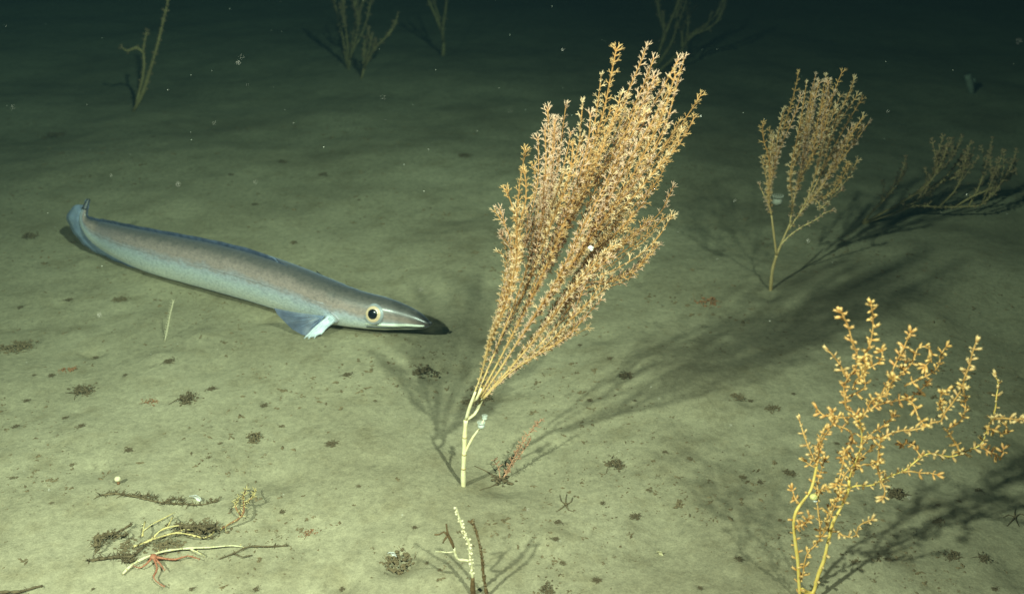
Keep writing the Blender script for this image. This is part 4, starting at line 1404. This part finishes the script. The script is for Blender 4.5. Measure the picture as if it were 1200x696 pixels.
shell_fragment(772, 650, 'dull pale shell fragment half sunk in open mud', 0.0062, 3, M['pale'])
def cup_sponge(px, py, label, r):
    c = ground(px, py)
    root = empty('cup_sponge', c, label, 'sponge')
    rg = random.Random(2)
    m_ = MB(); tube(m_, [c, c + Vector((0, 0, r * 1.2))], lambda t: r * 0.45, 8); m_.build('stalk', M['rust'], root, c)
    m_ = MB(); blob(m_, c + Vector((0, 0, r * 1.9)), r, rg, (1, 1, 0.8), 0.08, 6, 12); m_.build('cap', M['cream'], root, c)
cup_sponge(139, 567, 'little cream button-shaped sponge on a rusty stalk', 0.0056)

# ------------------------------------------------------------------ debris tufts (each one a thing)
def tuft_mesh(seed, mat, n=130, flat=0.5, twigs=2):
    """a loose heap of flocs with a few hair-like fibres, denser in the middle"""
    rg = random.Random(seed)
    m_ = MB()
    lobes = [(rg.uniform(-0.5, 0.5), rg.uniform(-0.4, 0.4), rg.uniform(0.15, 0.45)) for _ in range(4)]
    for _ in range(n):
        lx, ly, lr = rg.choice(lobes)
        x = lx + rg.gauss(0, lr * 1.3); y = ly + rg.gauss(0, lr)
        r = math.hypot(x, y)
        c = Vector((x, y, abs(rg.gauss(0, 0.26)) * flat * max(0.1, 1.1 - r)))
        if rg.random() < 0.8:
            blob(m_, c, rg.uniform(0.03, 0.10), rg, (rg.uniform(0.7, 1.6), rg.uniform(0.7, 1.6), 0.7), 0.4, 3, 5)
        else:
            d = Vector((rg.uniform(-1, 1), rg.uniform(-1, 1), rg.uniform(-0.1, 1.0))).normalized() * rg.uniform(0.15, 0.4)
            tube(m_, [c, c + d * 0.6 + Vector((rg.uniform(-0.05, 0.05), 0, 0)), c + d], lambda t: 0.022 * (1 - 0.5 * t), 3)
    for _ in range(twigs):
        a = rg.uniform(0, 6.28); a2 = a + rg.uniform(-0.7, 0.7)
        d = Vector((math.cos(a), math.sin(a), 0)); d2 = Vector((math.cos(a2), math.sin(a2), 0))
        tube(m_, smooth_path([d * 0.2, d * 0.5 + Vector((0, 0, 0.1)), d * 0.5 + d2 * rg.uniform(0.4, 0.8)], 0.2), lambda t: 0.035 * (1 - 0.5 * t), 4)
    me = bpy.data.meshes.new('debris_tuft')
    me.from_pydata([tuple(p) for p in m_.v], [], m_.f)
    me.materials.append(mat); me.update()
    return me
TUFT = {'dark': [tuft_mesh(s, M['dark']) for s in range(4)], 'brown': [tuft_mesh(s + 10, M['brown']) for s in range(4)], 'rust': [tuft_mesh(s + 20, M['rust'], 60) for s in range(3)]}
def tuft(px, py, wpx, kind, label, group=None, cat='debris', hpx=None, name='debris_tuft'):
    c = ground(px, py)
    o = bpy.data.objects.new(name, rnd.choice(TUFT[kind]))
    s = wpx * mpp(c) * 0.5
    o.location = c + Vector((0, 0, 0.001))
    o.scale = (s, s, s * (hpx or 1.0))
    o.rotation_euler = (0, 0, rnd.uniform(0, 6.28))
    col.objects.link(o)
    tag(o, label, cat, group)
tuft(96, 461, 34, 'dark', 'broad dark debris tuft with a stray twig, largest on the open mud')
tuft(216, 470, 30, 'dark', 'dark peaked debris tuft beside a rusty scrap on open mud', hpx=1.5)
tuft(175, 472, 20, 'rust', 'rusty scrap of debris next to the dark peaked tuft')
tuft(299, 514, 24, 'brown', 'brown debris tuft standing alone on mud below the fish', hpx=1.6)
tuft(362, 626, 18, 'rust', 'small orange debris tuft alone between heap and twig coral', hpx=1.5)
tuft(78, 434, 20, 'rust', 'reddish forked scrap of debris on open mud', hpx=1.2)
tuft(18, 409, 40, 'brown', 'wide low brown debris tuft on mud below the fish tail')
tuft(62, 160, 30, 'dark', 'flat dark debris tuft on the dim mud near the whip coral')
tuft(33, 277, 22, 'dark', 'round black lump of debris level with the fish tail')
tuft(470, 655, 56, 'brown', 'ragged brown debris ringing the small pit with the shell')
tuft(497, 434, 34, 'dark', 'dark debris clump beneath the fish snout in the coral shadow')
tuft(720, 546, 34, 'dark', 'dark crumbled debris on mud right of the hydroid')
tuft(1054, 580, 34, 'dark', 'dark tangled clump behind the sprawling coral', hpx=1.4)
tuft(830, 354, 26, 'rust', 'dark reddish lump on mud between the two fan corals', hpx=1.8)
tuft(560, 470, 40, 'brown', 'brown flocky debris patch behind the bare white stem')
tuft(1120, 652, 26, 'dark', 'dark scrap of debris right of the sprawling coral stems', hpx=0.8)
for h_ in HEAP: tuft(*h_, hpx=0.5)
tuft(545, 183, 18, 'dark', 'little dark tuft on dim mud beyond the fish')
spots = [(30, 470), (20, 500), (75, 490), (60, 440), (140, 352), (112, 420), (250, 456), (196, 425), (147, 440), (40, 440), (330, 500), (258, 520), (245, 536), (150, 527), (95, 500), (310, 475), (420, 570), (485, 618), (500, 660), (655, 612), (650, 632), (690, 470), (745, 470), (860, 465), (880, 470), (905, 480), (930, 462), (780, 530), (808, 538), (870, 560), (890, 565), (1100, 612), (1124, 588), (1148, 575), (1100, 592), (1150, 655), (1070, 520), (980, 520), (925, 555), (705, 590), (760, 575), (80, 352), (25, 360), (180, 160), (330, 190), (270, 205), (380, 205), (300, 240), (420, 235), (345, 285), (590, 610), (745, 605), (15, 560), (85, 545), (60, 590), (110, 690), (300, 690), (225, 690), (400, 690), (330, 600), (390, 520), (440, 470), (405, 440), (680, 405), (715, 420), (735, 440), (1000, 660), (1040, 655), (1165, 690), (660, 660), (700, 680), (820, 690), (640, 690), (865, 655)]
MARKS = [((190, 640), 'the heap of dead twigs'), ((139, 567), 'the little cream sponge'), ((96, 461), 'the broadest dark debris tuft'), ((216, 470), 'the peaked dark tuft'),
         ((193, 400), 'the slender sea pen'), ((90, 280), 'the tail of the fish'), ((300, 290), 'the back of the fish'), ((440, 390), 'the head of the fish'),
         ((543, 568), 'the foot of the tall fan coral'), ((555, 690), 'the white twig coral'), ((720, 546), 'the crumbled debris by the hydroid'), ((830, 354), 'the reddish lump'),
         ((903, 340), 'the foot of the dimmer fan coral'), ((945, 700), 'the stems of the sprawling coral'), ((1052, 580), 'the dark clump behind the sprawling coral'),
         ((1189, 607), 'the small dark brittle star'), ((299, 514), 'the lone brown debris tuft'), ((772, 650), 'the dull half-sunk shell'), ((663, 592), 'the rusty brittle star'),
         ((156, 131), 'the whip coral'), ((545, 183), 'the little tuft beyond the fish'), ((30, 690), 'the thick dark twig'), ((362, 626), 'the small orange tuft')]
for i, (px, py) in enumerate(spots):
    kind = rnd.choice(['dark', 'dark', 'brown'])
    mk = min(MARKS, key=lambda e: (e[0][0] - px) ** 2 + 4 * (e[0][1] - py) ** 2)[1]
    tuft(px, py, 6 + min(18, rnd.expovariate(0.16)), kind, ('blackish' if kind == 'dark' else 'brownish') + ' scrap of debris on the mud by ' + mk, 'scraps of debris by ' + mk, name='debris_scrap', hpx=rnd.uniform(0.6, 1.1))

# ------------------------------------------------------------------ crumbs and pellets nobody could count
def crumbs():
    rg = random.Random(77)
    V = []; F = []; off = 0
    tries = []
    for _ in range(26000):
        px = rg.uniform(-150, 1350); py = rg.uniform(130, 760)
        tries.append((px, py))
    pts = [at_z(a, b, 0.0) for a, b in tries]
    xs = np.array([p.x for p in pts]); ys = np.array([p.y for p in pts])
    hs = height(xs, ys)
    dens = gnoise(xs * 2.6 + 11, ys * 2.6 + 3) + 0.6 * gnoise(xs * 9, ys * 9)
    for i, p in enumerate(pts):
        if dens[i] < rg.uniform(-0.15, 0.55): continue
        s = mpp(p) * min(2.6, 0.30 + rg.expovariate(2.6))
        s = min(s, 0.0034)
        cl = 1 if rg.random() < 0.6 else rg.randint(2, 6)
        for _ in range(cl):
            c = np.array([p.x + rg.gauss(0, 1.5) * s * (cl > 1), p.y + rg.gauss(0, 1.5) * s * (cl > 1), hs[i] + s * 0.15])
            a = rg.uniform(0, 6.28); e = rg.uniform(1, 2.6)
            ca, sa = math.cos(a), math.sin(a)
            base = np.array([[e, 0, 0], [0, 1, 0], [-e, 0.2, 0], [0, -1, 0], [0.1, 0, 0.8], [0, 0.1, -0.6]]) * s
            base *= np.array([[rg.uniform(0.6, 1.3)] for _ in range(6)])
            rot = np.array([[ca, sa, 0], [-sa, ca, 0], [0, 0, 1]])
            V.append(base @ rot + c)
            F += [(off, off + 1, off + 4), (off + 1, off + 2, off + 4), (off + 2, off + 3, off + 4), (off + 3, off, off + 4),
                  (off + 1, off, off + 5), (off + 2, off + 1, off + 5), (off + 3, off + 2, off + 5), (off, off + 3, off + 5)]
            off += 6
    me = bpy.data.meshes.new('sediment_crumbs')
    me.from_pydata(np.concatenate(V).tolist(), [], F)
    me.materials.append(M['brown']); me.update()
    o = bpy.data.objects.new('sediment_crumbs', me); col.objects.link(o)
    o['kind'] = 'stuff'; o['label'] = 'fine brown crumbs and pellets scattered over the mud'; o['category'] = 'debris'
crumbs()

def marine_snow():
    rg = random.Random(5)
    m_ = MB()
    for _ in range(800):
        y = rg.uniform(0.7, 4.5)
        c = at_y(rg.uniform(-200, 1400), rg.uniform(-150, 800), y)
        if c.z < 0.08 or c.z > 1.8: continue
        blob(m_, c, min(0.0006, 0.00020 + rg.expovariate(4500)) * (0.6 + 0.3 * y), rg, (1, 1, rg.uniform(0.7, 1.6)), 0.3, 4, 5)
    o = m_.build('marine_snow', M['snow'])
    o['kind'] = 'stuff'; o['label'] = 'white specks of marine snow drifting in the water'; o['category'] = 'particles'
marine_snow()

# ------------------------------------------------------------------ the water itself
def water():
    m_ = MB()
    x0, x1, y0, y1, z0, z1 = -50, 50, -30, 75, -3.0, 4.0
    vv = [Vector(p) for p in ((x0, y0, z0), (x1, y0, z0), (x1, y1, z0), (x0, y1, z0), (x0, y0, z1), (x1, y0, z1), (x1, y1, z1), (x0, y1, z1))]
    ff = [(0, 3, 2, 1), (4, 5, 6, 7), (0, 1, 5, 4), (1, 2, 6, 5), (2, 3, 7, 6), (3, 0, 4, 7)]
    m_.add(vv, ff)
    o = m_.build('haze', None, smooth=False)
    m = bpy.data.materials.new('sea_water'); m.use_nodes = True
    nt = m.node_tree
    nt.nodes.remove(nt.nodes['Principled BSDF'])
    pv = nt.nodes.new('ShaderNodeVolumePrincipled')
    pv.inputs['Color'].default_value = (0.025, 0.055, 0.07, 1)
    pv.inputs['Absorption Color'].default_value = (0.0, 0.18, 0.10, 1)
    pv.inputs['Density'].default_value = 0.15
    pv.inputs['Anisotropy'].default_value = 0.3
    nt.links.new(pv.outputs['Volume'], nt.nodes['Material Output'].inputs['Volume'])
    o.data.materials.append(m)
    o['kind'] = 'stuff'; o['label'] = 'dim blue-green sea water'; o['category'] = 'water'
water()
